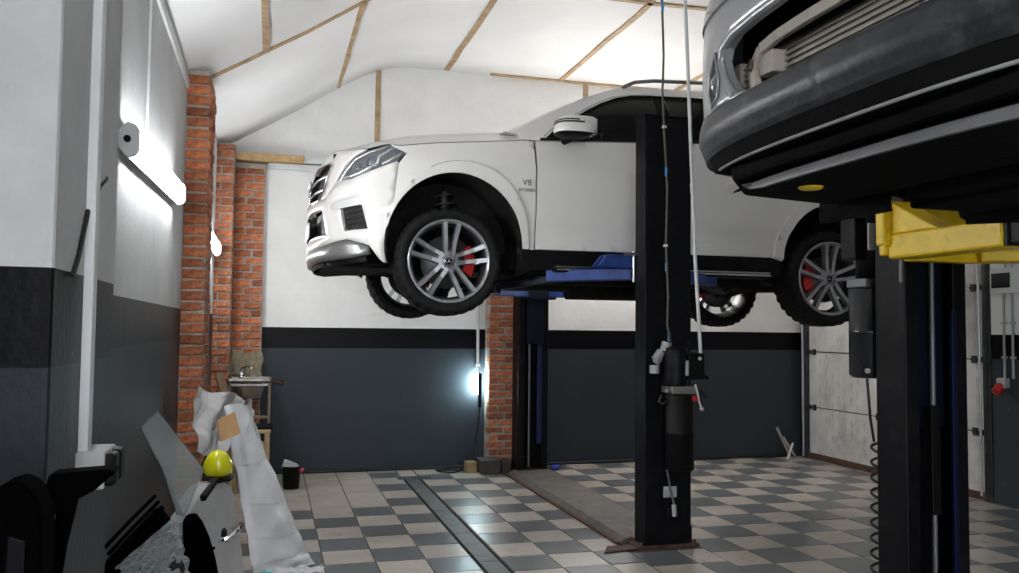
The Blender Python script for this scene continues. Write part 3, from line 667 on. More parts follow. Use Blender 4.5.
b = MB(); b.tube([(2.905+.035*math.cos(a*.3), 3.06, 1.66+.042*math.sin(a*.3)) for a in range(21)], .004, 6, closed=True); b.build('wire_loop', CABLE, t)

# ---------------------------------------------------------------- the white car on the blue lift
def sstep(a, b, x):
    u = min(1, max(0, (x-a)/(b-a))); return u*u*(3-2*u)
FA = (.045, .50, .50, .53); RA = (3.19, .47, .47, .485)        # wheel arch ellipses: x, z, radii
def flare(t, z):
    d = 0
    for cx, cz, rx, rz in (FA, RA):
        if z > cz-.2: d = max(d, .034*(1-sstep(1.14, 1.185, math.hypot((t-cx)/rx, (z-cz)/rz))))
    return 0.0
SUV = Plan(-.2, .75, .97, 2.7, 3.55, .65, 4,
  [(.25,.10),(.36,.03),(.42,0),(.8,0),(1.0,.015),(1.1,.045),(1.2,.10),(1.3,.19),(1.4,.3)],
  [(.25,.06),(.36,.02),(.46,.016),(.60,.018),(.70,.012),(.735,0),(.95,.004),(1.12,.0),(1.15,.016),(1.31,.06),(1.38,.085)], flare)
car = empty('suv_car', (1.22, 6.90, 1.59), 'white luxury off-road car raised on the lift with blue arms', 'car')
def S(s): return lambda t, z, d=0: (lambda p: (p[0], s*p[1], p[2]))(SUV.P(t, z, d))
T0 = SUV.t0; T1 = SUV.t1
def cb(mb, name, m, parent=None, **k): return mb.build(name, m, parent or car, world=False, **k)
def ell(e, a0, a1, n, k=1.0): return [(e[0]+e[2]*k*math.cos(R(a0+(a1-a0)*i/n)), e[1]+e[3]*k*math.sin(R(a0+(a1-a0)*i/n))) for i in range(n+1)]
belt = lambda x: 1.318+(x-.65)*.058
HEAD = [(-.864,.951),(-.814,1.042),(-.737,1.123),(-.634,1.166),(-.481,1.208),(-.449,1.206),(-.322,1.152),(-.389,1.088),(-.519,1.038),(-.715,.967)]
INT = [(-.815,.758),(-.631,.777),(-.580,.610),(-.766,.596)]
DRL = [(-.924,.786),(-.821,.812),(-.643,.840),(-.636,.798),(-.807,.765),(-.910,.748)]
CINT = [(T0-.05,.765),(-1.036,.768),(-.960,.570),(T0-.05,.553)]
GRL = [(T0-.05,.842),(-1.10,.846),(-1.03,.90),(-.966,1.085),(-1.02,1.105),(T0-.05,1.115)]
SKT = [(T0,.466),(-1.48,.466),(-1.2,.485),(-.945,.513),(-.743,.54),(-.567,.49)]
hood_e = [(T0,1.222),(-1.2,1.222),(-.97,1.207),(-.8,1.188),(-.63,1.184),(-.48,1.217),(-.365,1.207),(-.072,1.249),(.226,1.279),(.471,1.305),(.65,1.320)]
FK = lambda a: lerp_tab([(0,1.07),(20,1.12),(45,1.185),(60,1.195),(80,1.175),(100,1.14),(120,1.09),(150,1.05)], a)
SEAM_SHADE = mat('seam_shade_grey', (.13, .125, .12), .7)
seam = [(-.405,.76),(-.39,.93),(-.375,1.075)]
# bumper with its openings, and the nose strip over the grille
b = MB()
for s in (-1, 1):
    panel(b, SKT+[(-.50,.40),(-.474,.374)]+ell(FA, 194, 154, 7)[:-1]+seam+[HEAD[7], HEAD[8], HEAD[9], HEAD[0], (-.93,.90),(-1.0,.845),(T0,.835)], S(s), .05, [INT, DRL, CINT], .03, flip=s > 0)
cb(b, 'front_bumper', WHITE_PAINT, weld=True)
b = MB()
for s in (-1, 1):
    panel(b, [(T0,1.118),(-1.02,1.11),(-.957,1.09),(-1.02,.90),(-1.09,.843),(-1.0,.85),(-.93,.905),(-.866,.956),(-.817,1.046),(-.739,1.127),(-.638,1.170),(-.64,1.180),(-.8,1.184),(-.97,1.203),(-1.2,1.218),(T0,1.218)], S(s), .04, (), .02, flip=s > 0)
cb(b, 'grille_surround', WHITE_PAINT, weld=True)
b = MB()
for s in (-1, 1):
    panel(b, [(T0,.458),(-1.48,.460),(-1.2,.479),(-.945,.507),(-.743,.534),(-.570,.484),(-.562,.430),(-.70,.405),(-.9,.392),(-1.11,.388),(T0,.388)], S(s), .05, (), .03, d=.004, flip=s > 0)
cb(b, 'skid_plate', mat('skid_silver', (.27, .27, .27), .38, .6), weld=True)
b = MB()
for s in (-1, 1):
    panel(b, [(T0,.395),(-.60,.43),(-.60,.38),(-.9,.352),(T0,.352)], S(s), .06, (), 0, d=-.02)
cb(b, 'lower_lip', BLACK_PLASTIC)
# grille: dark mesh, louvres, emblem
MESH = mat('grille_mesh', (.010, .010, .011), .5, bump=.6, bscale=90)
b = MB()
for s in (-1, 1): panel(b, GRL, S(s), .06, (), 0, d=-.06)
g = cb(b, 'grille', MESH)
for z in (.925, 1.02):
    b = MB()
    for s in (-1, 1): b.tube([S(s)(T0+(-1.03-T0)*i/10, z, -.02) for i in range(11)], .011, 8)
    cb(b, 'louvre', mat('louvre_dark_chrome', (.22, .22, .23), .25, .9), g)
b = MB()
for s in (-1, 1): b.tube([S(s)(t, z, .004) for t, z in ((T0,1.117),(-1.3,1.113),(-1.02,1.107),(-.964,1.085),(-1.0,.98),(-1.03,.90),(-1.10,.845),(-1.3,.842),(T0,.84))], .007, 8)
cb(b, 'grille_frame', CHROME, g)
b = MB(); c = Vector((-.935, 0, .975)); b.tube([c+Vector((0, .092*math.cos(a*math.pi/16), .092*math.sin(a*math.pi/16))) for a in range(32)], .009, 8, closed=True)
for k in range(3):
    a = math.pi/2+k*2*math.pi/3; u = Vector((0, math.cos(a), math.sin(a))); w = Vector((0, -math.sin(a), math.cos(a)))
    b.add([c+u*.088, c+w*.016, c-w*.016, c+Vector((-.016, 0, 0)), c+Vector((.008, 0, 0))], [(0,1,3),(0,3,2),(0,4,1),(0,2,4)])
cb(b, 'star_emblem', CHROME, g)
b = MB()
for s in (-1, 1): panel(b, CINT, S(s), .07, (), 0, d=-.07)
ci = cb(b, 'centre_intake', MESH)
b = MB(); b.box((-.955, -.26, .60), (-.945, .26, .71)); cb(b, 'number_plate', mat('plate_white', (.75, .75, .73), .4), bevel=.003)
b = MB()
for s in (-1, 1): b.tube([S(s)(t, .575, -.02) for t in (T0, -1.4, -1.2, -.985)], .014, 8)
cb(b, 'intake_bar', STEEL, ci)
for s in (-1, 1):
    b = MB(); panel(b, INT, S(s), .05, (), 0, d=-.035); o = cb(b, 'side_intake', MESH)
    b = MB()
    for z in (.64, .68, .72): b.tube([S(s)(t, z+.02*(t+.77)/.15, -.03) for t in (-.775, -.70, -.615)], .004, 6)
    cb(b, 'intake_rib', BLACK_PLASTIC, o)
    b = MB(); b.cyl(S(s)(-.765, .635, -.03), S(s)(-.765, .635, .006), .013, 12); cb(b, 'parking_sensor', STEEL, o)
    b = MB(); panel(b, DRL, S(s), .05, (), .02, d=-.004); cb(b, 'day_light', mat('day_light_white', (.78, .79, .8), .25, .2))
    # headlight
    b = MB(); panel(b, HEAD, S(s), .05, (), 0, d=-.055); h = cb(b, 'headlight', mat('headlight_inner', (.10, .105, .11), .3, .6))
    b = MB()
    b.tube([S(s)(t, z, -.022) for t, z in ((-.43,1.185),(-.53,1.125),(-.54,1.07),(-.68,1.005),(-.82,.975))], .012, 8)
    b.tube([S(s)(t, z, -.022) for t, z in ((-.36,1.145),(-.44,1.10),(-.50,1.07))], .010, 8)
    b.tube([S(s)(t, z, -.018) for t, z in ((-.47,1.198),(-.62,1.155),(-.73,1.11),(-.80,1.03),(-.845,.965))], .008, 8)
    cb(b, 'light_guide', CHROME, h)
    for t, z, r in ((-.60, 1.09, .040), (-.71, 1.05, .036)):
        b = MB(); b.sphere(S(s)(t, z, -.055), r, 16, 10); cb(b, 'projector', mat('projector_glass', (.05, .06, .08), .06, .3), h)
    b = MB(); panel(b, HEAD, S(s), .05, (), 0, d=-.004); cb(b, 'lens', CLEAR, h)
    # fender
    b = MB(); panel(b, [(-.374,1.076),(-.318,1.152),(-.447,1.207),(-.43,1.2125),(-.365,1.206)]+hood_e[7:10]+[(.640,1.312),(.641,.86),(.634,.497),(.545,.497)]+ell(FA, 0, 154, 18)[:-1]+[(-.404,.76),(-.389,.93)], lambda t, z, d=0, s=s: S(s)(t, z-.001 if z > 1.19 else z, d), .05, (), .025, flip=s > 0)
    f = cb(b, 'fender', WHITE_PAINT)
    b = MB(); pts = ell(FA, -10, 200, 30)
    b.tube([S(s)(t, max(z, .37), .0) for t, z in pts], .008, 6); cb(b, 'arch_lip', BLACK_PLASTIC, f)
    bb = MB(); panel(bb, [(-.455,.60)]+ell(FA, 166, 4, 26, 1.0)+[(.545,.499),(.585,.499)]+[ell(FA, a, a, 1, FK(a))[0] for a in range(4, 152, 6)]+[(-.44,.76)], S(s), .035, (), .022, d=.02, flip=s > 0); cb(bb, 'arch_flare', WHITE_PAINT, f)
    bb = MB(); bb.tube([S(s)(*ell(FA, a, a, 1, FK(a)+.004)[0], .004) for a in range(4, 112, 5)], .0032, 6); bb.tube([S(s)(t, lerp_tab(hood_e, t), .001) for t in [-.42+i*.05 for i in range(20)]], .003, 6); cb(bb, 'flare_shade_seam', SEAM_SHADE, f)  # flare tube draws the crease's shade in grey; bonnet tube is a shut line
    for body, size, z in (('V8', .062, .985), ('BITURBO', .031, .93)):
        me = text_mesh(body, size); me.materials.append(CHROME); o = bpy.data.objects.new('badge_text', me); COL.objects.link(o); o.parent = f
        o.matrix_local = Matrix(((1, 0, 0, .567), (0, 0, -1, -.985), (0, 1, 0, z), (0, 0, 0, 1))) if s < 0 else Matrix(((-1, 0, 0, .567), (0, 0, 1, .985), (0, 1, 0, z), (0, 0, 0, 1)))
    # doors
    D1 = [(.657,belt(.657)-.004),(.650,.86),(.643,.502),(1.755,.506),(1.775,.9),(1.79,belt(1.79)-.004)]
    b = MB(); panel(b, D1, S(s), .06, (), .03, flip=s > 0); d = cb(b, 'front_door', WHITE_PAINT)
    arcr = ell(RA, 182, 122, 8, 1.24)
    D2 = [(1.803,belt(1.80)-.004),(1.788,.9),(1.768,.506),(arcr[0][0],.506)]+arcr[1:]+[(2.98,1.10),(3.03,belt(3.03)-.004)]
    b = MB(); panel(b, D2, S(s), .06, (), .03, flip=s > 0); d2 = cb(b, 'rear_door', WHITE_PAINT)
    for dd, x in ((d, 1.56), (d2, 2.72)):
        b = MB(); b.tube([S(s)(x-.11, 1.17, .0), S(s)(x-.09, 1.175, .035), S(s)(x+.08, 1.18, .035), S(s)(x+.10, 1.18, .0)], [.012, .015, .015, .012], 10); cb(b, 'door_handle', WHITE_PAINT, dd)
    qa = ell(RA, 122, 0, 16, 1.0)
    b = MB(); panel(b, [(3.043,belt(3.043)-.004),(2.99,1.10),arcr[-1]]+list(reversed(arcr[1:-1]))+[(arcr[0][0]+.008,.506),(2.72,.48)]+ell(RA, 178, 0, 22)+[(3.70,.42),(T1,.42),(T1,1.50),(4.1,1.50),(3.7,belt(3.7))], S(s), .07, (), .02, flip=s > 0)
    q = cb(b, 'rear_quarter', WHITE_PAINT)
    bb = MB(); panel(bb, ell(RA, 176, 4, 26, 1.0)+[(3.70,.50)]+ell(RA, 6, 176, 26, 1.175)+[(2.645,.51),(2.72,.49)], S(s), .035, (), .022, d=.02, flip=s > 0); cb(bb, 'arch_flare', WHITE_PAINT, q)
    b = MB(); panel(b, [(4.15,1.0),(4.5,1.02),(4.5,1.25),(4.1,1.25)], S(s), .08, (), .01, d=.01); cb(b, 'tail_light', RED, q)
    # sill, running board
    b = MB(); panel(b, [(.55,.497),(2.70,.506),(2.72,.36),(.56,.35)], S(s), .08, (), .03, d=-.012, flip=s > 0); cb(b, 'sill_cladding', BLACK_PLASTIC)
    b = MB(); b.box((.78, s*.86, .335), (2.60, s*1.0, .372)); rbd = cb(b, 'running_board', BLACK_PLASTIC, bevel=.012)
    b = MB(); b.box((.80, s*.90, .372), (2.58, s*1.002, .382)); cb(b, 'tread_strip', STEEL, rbd, bevel=.003)
    b = MB(); b.box((.80, s*.998, .350), (2.58, s*1.005, .364)); cb(b, 'side_strip', STEEL, rbd)
    # wheel arch liners
    for e, nm in ((FA, 'arch_liner'), (RA, 'arch_liner')):
        b = MB(); pts = [(e[0]+e[2]*.99*math.cos(R(a)), max(.34, e[1]+e[3]*.99*math.sin(R(a)))) for a in range(-22, 203, 9)]
        b.grid(lambda u, v: (pts[round(u*(len(pts)-1))][0], s*(.955-.45*v), pts[round(u*(len(pts)-1))][1]), len(pts)-1, 3)
        b.add([(x, s*.505, z) for x, z in pts], [tuple(range(len(pts)))]); cb(b, nm, UNDER)
    b = MB(); panel(b, [(.505,.56),(.545,.56),(.60,.497),(.60,.34),(.50,.30)], S(s), .05, (), .06, d=.004); cb(b, 'mud_flap', BLACK_PLASTIC)
# bonnet
zc_h = [(-.84,1.240),(-.7,1.315),(-.5,1.375),(-.25,1.42),(.05,1.455),(.35,1.485),(.65,1.505)]
def hood(u, v):
    t = T0+(.60-T0)*u; e = SUV.P(t, lerp_tab(hood_e, t)-.001); sx = -.84+(.52+.84)*u**.8
    x = e[0]*(1-v)+sx*v; y = e[1]*(1-v); z = e[2]+(lerp_tab(zc_h, x)-e[2])*(1-(1-v)**2.3)
    if e[1] < .02: z = e[2]+(lerp_tab(zc_h, x)-e[2])*v
    return x, y, z+.012*math.exp(-((y-.42)/.05)**2)*sstep(-.6, -.1, x)
b = MB()
for s in (-1, 1): b.grid(lambda u, v: (lambda p: (p[0], s*p[1], p[2]))(hood(u, v)), 48, 18)
bon = cb(b, 'bonnet', WHITE_PAINT, weld=True)
b = MB()
for s in (-1, 1): b.tube([(lambda p: (p[0]+.012*k, s*p[1], p[2]+.002))(hood(.985, k*.06)) for k in range(8)], .003, 6)
cb(b, 'bonnet_seam', SEAM_SHADE, bon)
# greenhouse
def Qy(z): return .915-(z-1.31)*.40-max(0, z-1.6)**2*1.2
SIL = [(.519,1.400),(.712,1.515),(.884,1.610),(1.02,1.680),(1.158,1.745),(1.30,1.815),(1.45,1.872)]
ROOF = [(1.45,1.872),(1.7,1.905),(2.2,1.925),(2.8,1.915),(3.3,1.885),(3.75,1.83),(4.0,1.78)]
WIN = [(.745,1.345),(.829,1.425),(.953,1.512),(1.088,1.594),(1.229,1.678),(1.377,1.745),(1.52,1.783),(1.75,1.805),(2.07,1.822),(2.6,1.822),(3.1,1.80),(3.55,1.755),(3.72,1.72),(3.80,1.535)]
def SQ(s): return lambda x, z, d=0: (x, s*(Qy(z)+d), z)
for s in (-1, 1):
    outer = [(.53,1.322),(.519,1.400)]+SIL[1:]+ROOF[1:]+[(4.08,1.60),(4.12,1.505),(3.0,belt(3.0)+.002),(1.8,belt(1.8)+.002),(.66,belt(.66)+.002)]
    b = MB(); panel(b, outer, SQ(s), .05, [WIN+[(2.6, belt(2.6)+.02), (1.7, belt(1.7)+.02)]], .03, flip=s > 0); fr = cb(b, 'window_frame', WHITE_PAINT)
    pts = WIN
    b = MB(); b.tube([SQ(s)(x, z, .004) for x, z in pts], .008, 6); b.tube([SQ(s)(x, belt(x)+.012, .008) for x in (.69, 1.2, 1.8, 2.4, 3.0, 3.8)], .010, 6); cb(b, 'window_trim', BLACK_PLASTIC, fr)
    b = MB(); b.tube([SQ(s)(x-.022, z+.014, .004) for x, z in pts[:8]], .004, 6); cb(b, 'bright_strip', CHROME, fr)
    for x0, x1 in ((.70, 1.72), (1.82, 2.88), (2.96, 3.85)):
        clip = [(max(x0, min(x1, x)), z) for x, z in WIN if x0-.2 <= x <= x1+.2]
        gp = [p for p in WIN if x0 < p[0] < x1]
        wt = lambda x: lerp_tab(WIN[:-1], x)+.012 if x < 3.72 else 1.70
        poly = [(x0+(x1-x0)*i/10, wt(x0+(x1-x0)*i/10)) for i in range(11)]+[(x1-(x1-x0)*i/4, belt(x1-(x1-x0)*i/4)) for i in range(5)]
        b = MB(); panel(b, poly, SQ(s), .08, (), 0, d=-.014); cb(b, 'side_window', TINT, fr)
    b = MB(); panel(b, [(.70,1.33),(.70,1.36),(.80,1.42),(.80,1.34)], SQ(s), .05, (), .01, d=-.004); cb(b, 'mirror_triangle', BLACK_PLASTIC, fr)
    for x in (1.77, 2.92):
        b = MB(); panel(b, [(x-.06,belt(x)),(x+.055,belt(x)),(x+.04,1.83),(x-.045,1.825)], SQ(s), .06, (), 0, d=-.008); cb(b, 'pillar_cover', BLACK_PLASTIC, fr)
    # roof rail
    b = MB(); b.tube([(1.48, s*.60, 1.875), (1.58, s*.615, 1.925), (1.75, s*.62, 1.950), (2.2, s*.62, 1.972), (2.8, s*.62, 1.962), (3.3, s*.61, 1.925), (3.55, s*.60, 1.87)], .016, 10); cb(b, 'roof_rail', mat('rail_anodised', (.30, .30, .30), .35, .8))
    # mirror: white cap above, black lower shell, lamp strip
    c = Vector((.915, s*1.07, 1.402))
    def mir(u, v, c=c, s=s):
        a = u*2*math.pi; h = (v-.5)*2
        k = (1-abs(h)**3.2)**(1/2.6); x = .155*k*math.copysign(abs(math.cos(a))**.75, math.cos(a)); y = .115*k*math.copysign(abs(math.sin(a))**.75, math.sin(a))
        if x > .125*k: x = .125*k
        return c+Vector((x*1.05+.02*h, y, .086*h))
    b = MB(); b.grid(lambda u, v: mir(u, .20+.80*v), 28, 8); mr = cb(b, 'wing_mirror', WHITE_PAINT)
    b = MB(); b.grid(lambda u, v: mir(u, .0+.20*v), 28, 6); b.tube([c+Vector((.02, -s*.04, -.05)), (c.x-.05, s*.93, 1.335)], [.025, .04], 12); cb(b, 'mirror_base', BLACK_PLASTIC, mr)
    b = MB(); b.tube([mir(.42+.02*i if s < 0 else .58-.02*i, .60) for i in range(0, 18)], .007, 6); b.tube([mir(.46+.02*i if s < 0 else .54-.02*i, .70) for i in range(0, 15)], .006, 6); cb(b, 'turn_lamp', mat('lamp_smoke', (.03, .03, .032), .2), mr)
    b = MB(); b.box((c.x+.126, c.y-.09, c.z-.055), (c.x+.134, c.y+.09, c.z+.055)); cb(b, 'mirror_glass', mat('mirror_silver', (.55, .66, .66), .05, 1.0), mr, bevel=.003)
b = MB()
def shield(u, v):
    k = u*(len(SIL)-2); i = min(int(k), len(SIL)-3); f = k-i; x = SIL[i][0]+(SIL[i+1][0]-SIL[i][0])*f; z = SIL[i][1]+(SIL[i+1][1]-SIL[i][1])*f
    y = (v*2-1)*(Qy(z)-.004); w = 1-(v*2-1)**2
    return x-.07*w*(1-.5*u), y, z+.03*w+.01
b.grid(shield, 14, 18); cb(b, 'windscreen', glass('windscreen_glass', (.30, .31, .31), .45))
b = MB()
def roof(u, v):
    x = 1.25+(4.0-1.25)*u; tab = SIL[4:]+ROOF[1:]; z = lerp_tab(tab, x); y = (v*2-1)*Qy(z); w = 1-(v*2-1)**2
    return x-.06*w*(1-u), y, z+.035*w
b.grid(roof, 24, 16); cb(b, 'roof', WHITE_PAINT)
b = MB(); b.grid(lambda u, v: (4.0+.12*u-.02*(1-(2*v-1)**2), (v*2-1)*(Qy(1.78)*(1-u)+Qy(1.5)*u), 1.80-.29*u), 4, 8); cb(b, 'rear_window', TINT)
b = MB(); b.grid(lambda u, v: (.45+.10*u, (v*2-1)*.80, 1.40-.02*u+.05*(1-(2*v-1)**2)), 2, 8); cb(b, 'cowl', WHITE_PAINT)
# cabin: seats and wheel seen through the glass
b = MB()
for y in (-.38, .38):
    for x in (1.75, 2.75): b.box((x, y-.24, 1.0), (x+.14, y+.24, 1.52)); b.box((x+.02, y-.11, 1.52), (x+.11, y+.11, 1.68)); b.box((x-.45, y-.25, .88), (x+.05, y+.25, 1.02))
b.box((.75, -.75, 1.1), (1.05, .75, 1.34)); cb(b, 'cabin_trim', mat('cabin_dark', (.018, .017, .016), .7), bevel=.03)
# underside
b = MB(); b.box((-.55, -.50, .36), (.56, .50, .55)); b.box((.50, -.84, .345), (2.75, .84, .50)); b.box((2.7, -.50, .36), (3.75, .50, .60)); b.box((3.6, -.85, .42), (4.05, .85, .6)); cb(b, 'floor_pan', UNDER, bevel=.03)
for y in (-.55, .55):
    b = MB(); b.beam((.45, y, .31), (2.75, y, .31), .11, .09); cb(b, 'frame_rail', UNDER, bevel=.01)
b = MB(); b.tube([(.3, .15, .30), (1.2, .2, .29), (2.2, .22, .29), (2.6, .3, .30), (3.3, .5, .34), (4.0, .55, .36)], .045, 12); b.cyl((1.3, .2, .28), (2.0, .2, .28), .10, 16); cb(b, 'exhaust', UNDER)
b = MB(); b.box((-.86, -.55, .36), (-.5, .55, .42)); b.box((-.70, -.62, .40), (-.45, .62, .46)); cb(b, 'engine_tray', UNDER, bevel=.02)
b = MB(); b.box((-.80, -.62, .45), (-.74, .62, 1.18)); cb(b, 'radiator', DARK)
b = MB(); b.box((-.46, -.5, .55), (.50, .5, 1.22)); cb(b, 'engine_bay', DARK)
# wheels
def tyre_mb(seg=96):
    prof = [(.298, -.118), (.315, -.140), (.345, -.146), (.368, -.140), (.381, -.122), (.388, -.108), (.390, -.075), (.384, -.07), (.384, -.06), (.390, -.055), (.391, 0), (.390, .055), (.384, .06), (.384, .07), (.390, .075), (.388, .108), (.381, .122), (.368, .140), (.345, .146), (.315, .140), (.298, .118)]
    return MB().lathe(prof, (0,0,0), 'y', seg, warp=lambda i, j: -.022 if (j % 3 == 0 and i in (4, 5, 6, 14, 15, 16)) else -.010 if (j % 3 == 0 and i in (3, 17)) else -.008 if (j % 3 == 1 and i in (9, 10, 11)) else 0)
def rim_mb():
    b = MB(); b.lathe([(.300, -.120), (.303, -.128), (.298, -.136), (.288, -.136), (.278, -.126), (.272, -.11)], (0,0,0), 'y', 64)
    for k in range(5):
        a0 = R(86+72*k)
        for sg in (-1, 1):
            pts = []
            for r, off, w, y0, y1 in ((.045, .024, .017, -.118, -.075), (.12, .031, .0175, -.112, -.066), (.20, .041, .0175, -.118, -.074), (.282, .053, .0195, -.131, -.085)):
                u = Vector((math.cos(a0), 0, math.sin(a0))); n = Vector((-math.sin(a0), 0, math.cos(a0)))*sg
                c = u*r+n*off
                pts.append([c+n*w*1.15+Vector((0, y1, 0)), c+n*w*.8+Vector((0, y0, 0)), c-n*w*.8+Vector((0, y0, 0)), c-n*w*1.15+Vector((0, y1, 0))])
            vs = [p for q in pts for p in q]; fs = []
            for i in range(len(pts)-1):
                for m in range(4): fs.append((i*4+m, i*4+(m+1) % 4, i*4+4+(m+1) % 4, i*4+4+m))
            b.add(vs, fs)
    b.lathe([(.0, -.112), (.034, -.112), (.04, -.105), (.062, -.107), (.082, -.100), (.086, -.06), (.05, -.04), (0, -.04)], (0,0,0), 'y', 32)
    return b
def barrel_mb(): return MB().lathe([(.273, -.112), (.268, -.10), (.255, -.04), (.262, .04), (.285, .10), (.296, .118)], (0,0,0), 'y', 64)
def cap_mb():
    b = MB(); b.lathe([(0, -.1165), (.026, -.1165), (.032, -.112), (.032, -.10)], (0,0,0), 'y', 24); return b
def star_mb():
    b = MB(); c = Vector((0, -.1175, 0))
    for k in range(3):
        a = math.pi/2+k*2*math.pi/3; u = Vector((math.cos(a), 0, math.sin(a))); w = Vector((-math.sin(a), 0, math.cos(a)))
        b.add([c+u*.024, c+w*.0045, c-w*.0045, c+Vector((0, -.003, 0))], [(0,1,3),(0,3,2)])
    b.tube([c+Vector((.026*math.cos(a*math.pi/12), 0, .026*math.sin(a*math.pi/12))) for a in range(24)], .002, 6, closed=True); return b
def bolts_mb():
    b = MB()
    for k in range(5):
        a = R(86+36+72*k); b.cyl((.058*math.cos(a), -.112, .058*math.sin(a)), (.058*math.cos(a), -.09, .058*math.sin(a)), .010, 8)
    return b
def disc_mb(): return MB().lathe([(.06, -.06), (.085, -.062), (.09, -.035), (.19, -.035), (.19, -.005), (.09, -.005)], (0,0,0), 'y', 40).lathe([(0, .0), (.08, .0), (.08, .14), (0, .14)], (0,0,0), 'y', 20)
def caliper_mb(sgn):
    b = MB(); pts = []
    for i in range(9):
        a = R(-30+68*i/8); ca, sa = math.cos(a)*sgn, math.sin(a)
        pts.append([(ca*.125, y, sa*.125) for y in (-.062, .02)]+[(ca*.205, y, sa*.205) for y in (.02, -.055)])
    vs = [p for q in pts for p in q]
    fs = [(i*4+m, i*4+(m+1) % 4, i*4+4+(m+1) % 4, i*4+4+m) for i in range(8) for m in range(4)]+[(0,1,2,3), (35,34,33,32)]
    return b.add(vs, fs)
RIMC = ALLOY
proto = {}
def wheel(x, y, z, front, s):
    first = not proto
    if first:
        ty = tyre_mb().build('wheel', RUBBER, car, world=False); proto['t'] = ty
        for n, f, m in (('rim', rim_mb(), RIMC), ('rim_barrel', barrel_mb(), mat('barrel_dark', (.05, .05, .053), .5, .6)), ('hub_cap', cap_mb(), BLACK_PLASTIC), ('star_emblem', star_mb(), CHROME), ('wheel_bolts', bolts_mb(), STEEL), ('brake_disc', disc_mb(), DISC)):
            proto[n] = f.build(n, m, ty, world=False)
    else:
        ty = dup(proto['t'], 'wheel', car)
        for n in ('rim', 'rim_barrel', 'hub_cap', 'star_emblem', 'wheel_bolts', 'brake_disc'): dup(proto[n], n, ty)
    ty.location = (x, y, z); ty.rotation_euler = (0, 0, 0 if s < 0 else math.pi)
    sg = (1 if front else -1)*(1 if s < 0 else -1)
    c = caliper_mb(sg).build('brake_caliper', RED, ty, bevel=.006, world=False); c['label'] = 'red brake caliper'
for s in (-1, 1):
    wheel(.0, s*.845, .392, True, s); wheel(3.155, s*.845, .350, False, s)
    # strut, spring, control arms, drive shaft
    b = MB(); b.cyl((.02, s*.60, .45), (.04, s*.56, .95), .035, 12); b.tube([(.03+.07*math.cos(a*.6), s*.575+.07*math.sin(a*.6), .62+a*.006) for a in range(56)], .011, 6); cb(b, 'front_strut', mat('strut_grey', (.09, .09, .09), .5, .6))
    b = MB(); b.tube([(.0, s*.70, .30), (.12, s*.40, .34)], .03, 8); b.tube([(.0, s*.70, .30), (-.18, s*.40, .34)], .03, 8); b.tube([(0, s*.72, .72), (.1, s*.5, .78)], .022, 8); b.tube([(-.28, s*.35, .36), (-.10, s*.70, .34)], .016, 8); b.cyl((0, s*.3, .40), (0, s*.72, .39), .025, 10); b.box((-.05, min(s*.66, s*.74), .26), (.05, max(s*.66, s*.74), .74)); cb(b, 'front_suspension', UNDER, bevel=.008)
    b = MB(); b.tube([(3.155, s*.70, .27), (2.9, s*.4, .38)], .03, 8); b.tube([(3.155, s*.70, .27), (3.4, s*.4, .38)], .03, 8); b.cyl((3.155, s*.2, .36), (3.155, s*.72, .35), .028, 10); b.cyl((3.2, s*.6, .4), (3.2, s*.55, .85), .035, 10); cb(b, 'rear_suspension', UNDER)
b = MB(); b.tube([(-.30, -.42, .40), (-.32, 0, .37), (-.30, .42, .40)], .022, 8); b.box((-.25, -.42, .34), (.22, .42, .42)); b.cyl((-.6, -.75, .385), (-.45, -.6, .40), .03, 10); cb(b, 'front_subframe', UNDER, bevel=.015)

# ---------------------------------------------------------------- the grey car on the yellow lift, front grille taken out
SED = Plan(.45, .45, .89, 2.9, 3.6, .6, 4,
  [(.33,.02),(.37,.015),(.375,.06),(.42,.05),(.428,.03),(.483,.012),(.53,-.012),(.58,0),(.593,.01),(.605,.016),(.775,.016),(.95,.03),(1.05,.10),(1.1,.16)],
  [(.3,.06),(.42,.04),(.5,.01),(.56,-.005),(.60,0),(.7,-.012),(.9,-.012),(1.0,.02),(1.1,.05)])
car2 = empty('sedan_car', (1.155, 1.61, 1.537), 'grey car without its grille, nose overhead on the yellow lift', 'car')
def S2(s): return lambda t, z, d=0: (lambda p: (p[0], s*p[1], p[2]))(SED.P(t, z, d))
U0 = SED.t0; U1 = SED.t1
def c2(mb, name, m, parent=None, **k): return mb.build(name, m, parent or car2, world=False, **k)
GREYP = mat('grey_car_paint', (.30, .305, .32), .34, .3, coat=.4, var=.06, scale=3, dirt=(.14, .14, .14), dscale=4, damt=.4)
BLKB = mat('scuffed_black_bumper', (.018, .020, .024), .42, var=.35, scale=9, dirt=(.15, .15, .155), dscale=11, damt=.35, bump=.1, bscale=50)
OPEN = [(U0-.05,.582),(-.40,.584),(-.30,.600),(-.235,.665),(-.205,.72),(-.225,.752),(-.29,.770),(-.42,.775),(U0-.05,.785)]
FOG = [(-.112,.700),(-.172,.752),(-.195,.670),(-.182,.625),(-.13,.608),(-.105,.65)]
b = MB()
for s in (-1, 1): panel(b, [(U0,.585),(.62,.585),(.62,1.02),(.2,1.03),(U0,1.04)], S2(s), .035, [OPEN, FOG], .035, flip=s > 0)
fas = c2(b, 'front_bumper', GREYP, weld=True)
b = MB()
for s in (-1, 1): b.tube([S2(s)(t, z, -.006) for t, z in ((U0,.787),(-.42,.778),(-.285,.773),(-.215,.757),(-.196,.72),(-.228,.66),(-.295,.596))], .012, 8)
c2(b, 'opening_lip', mat('lip_grey', (.30, .305, .32), .3, .4), fas)
b = MB()
for s in (-1, 1): panel(b, [(U0,.470),(.62,.470),(.62,.582),(U0,.582)], S2(s), .022, (), .03, flip=s > 0)
lo = c2(b, 'lower_bumper', BLKB, weld=True)
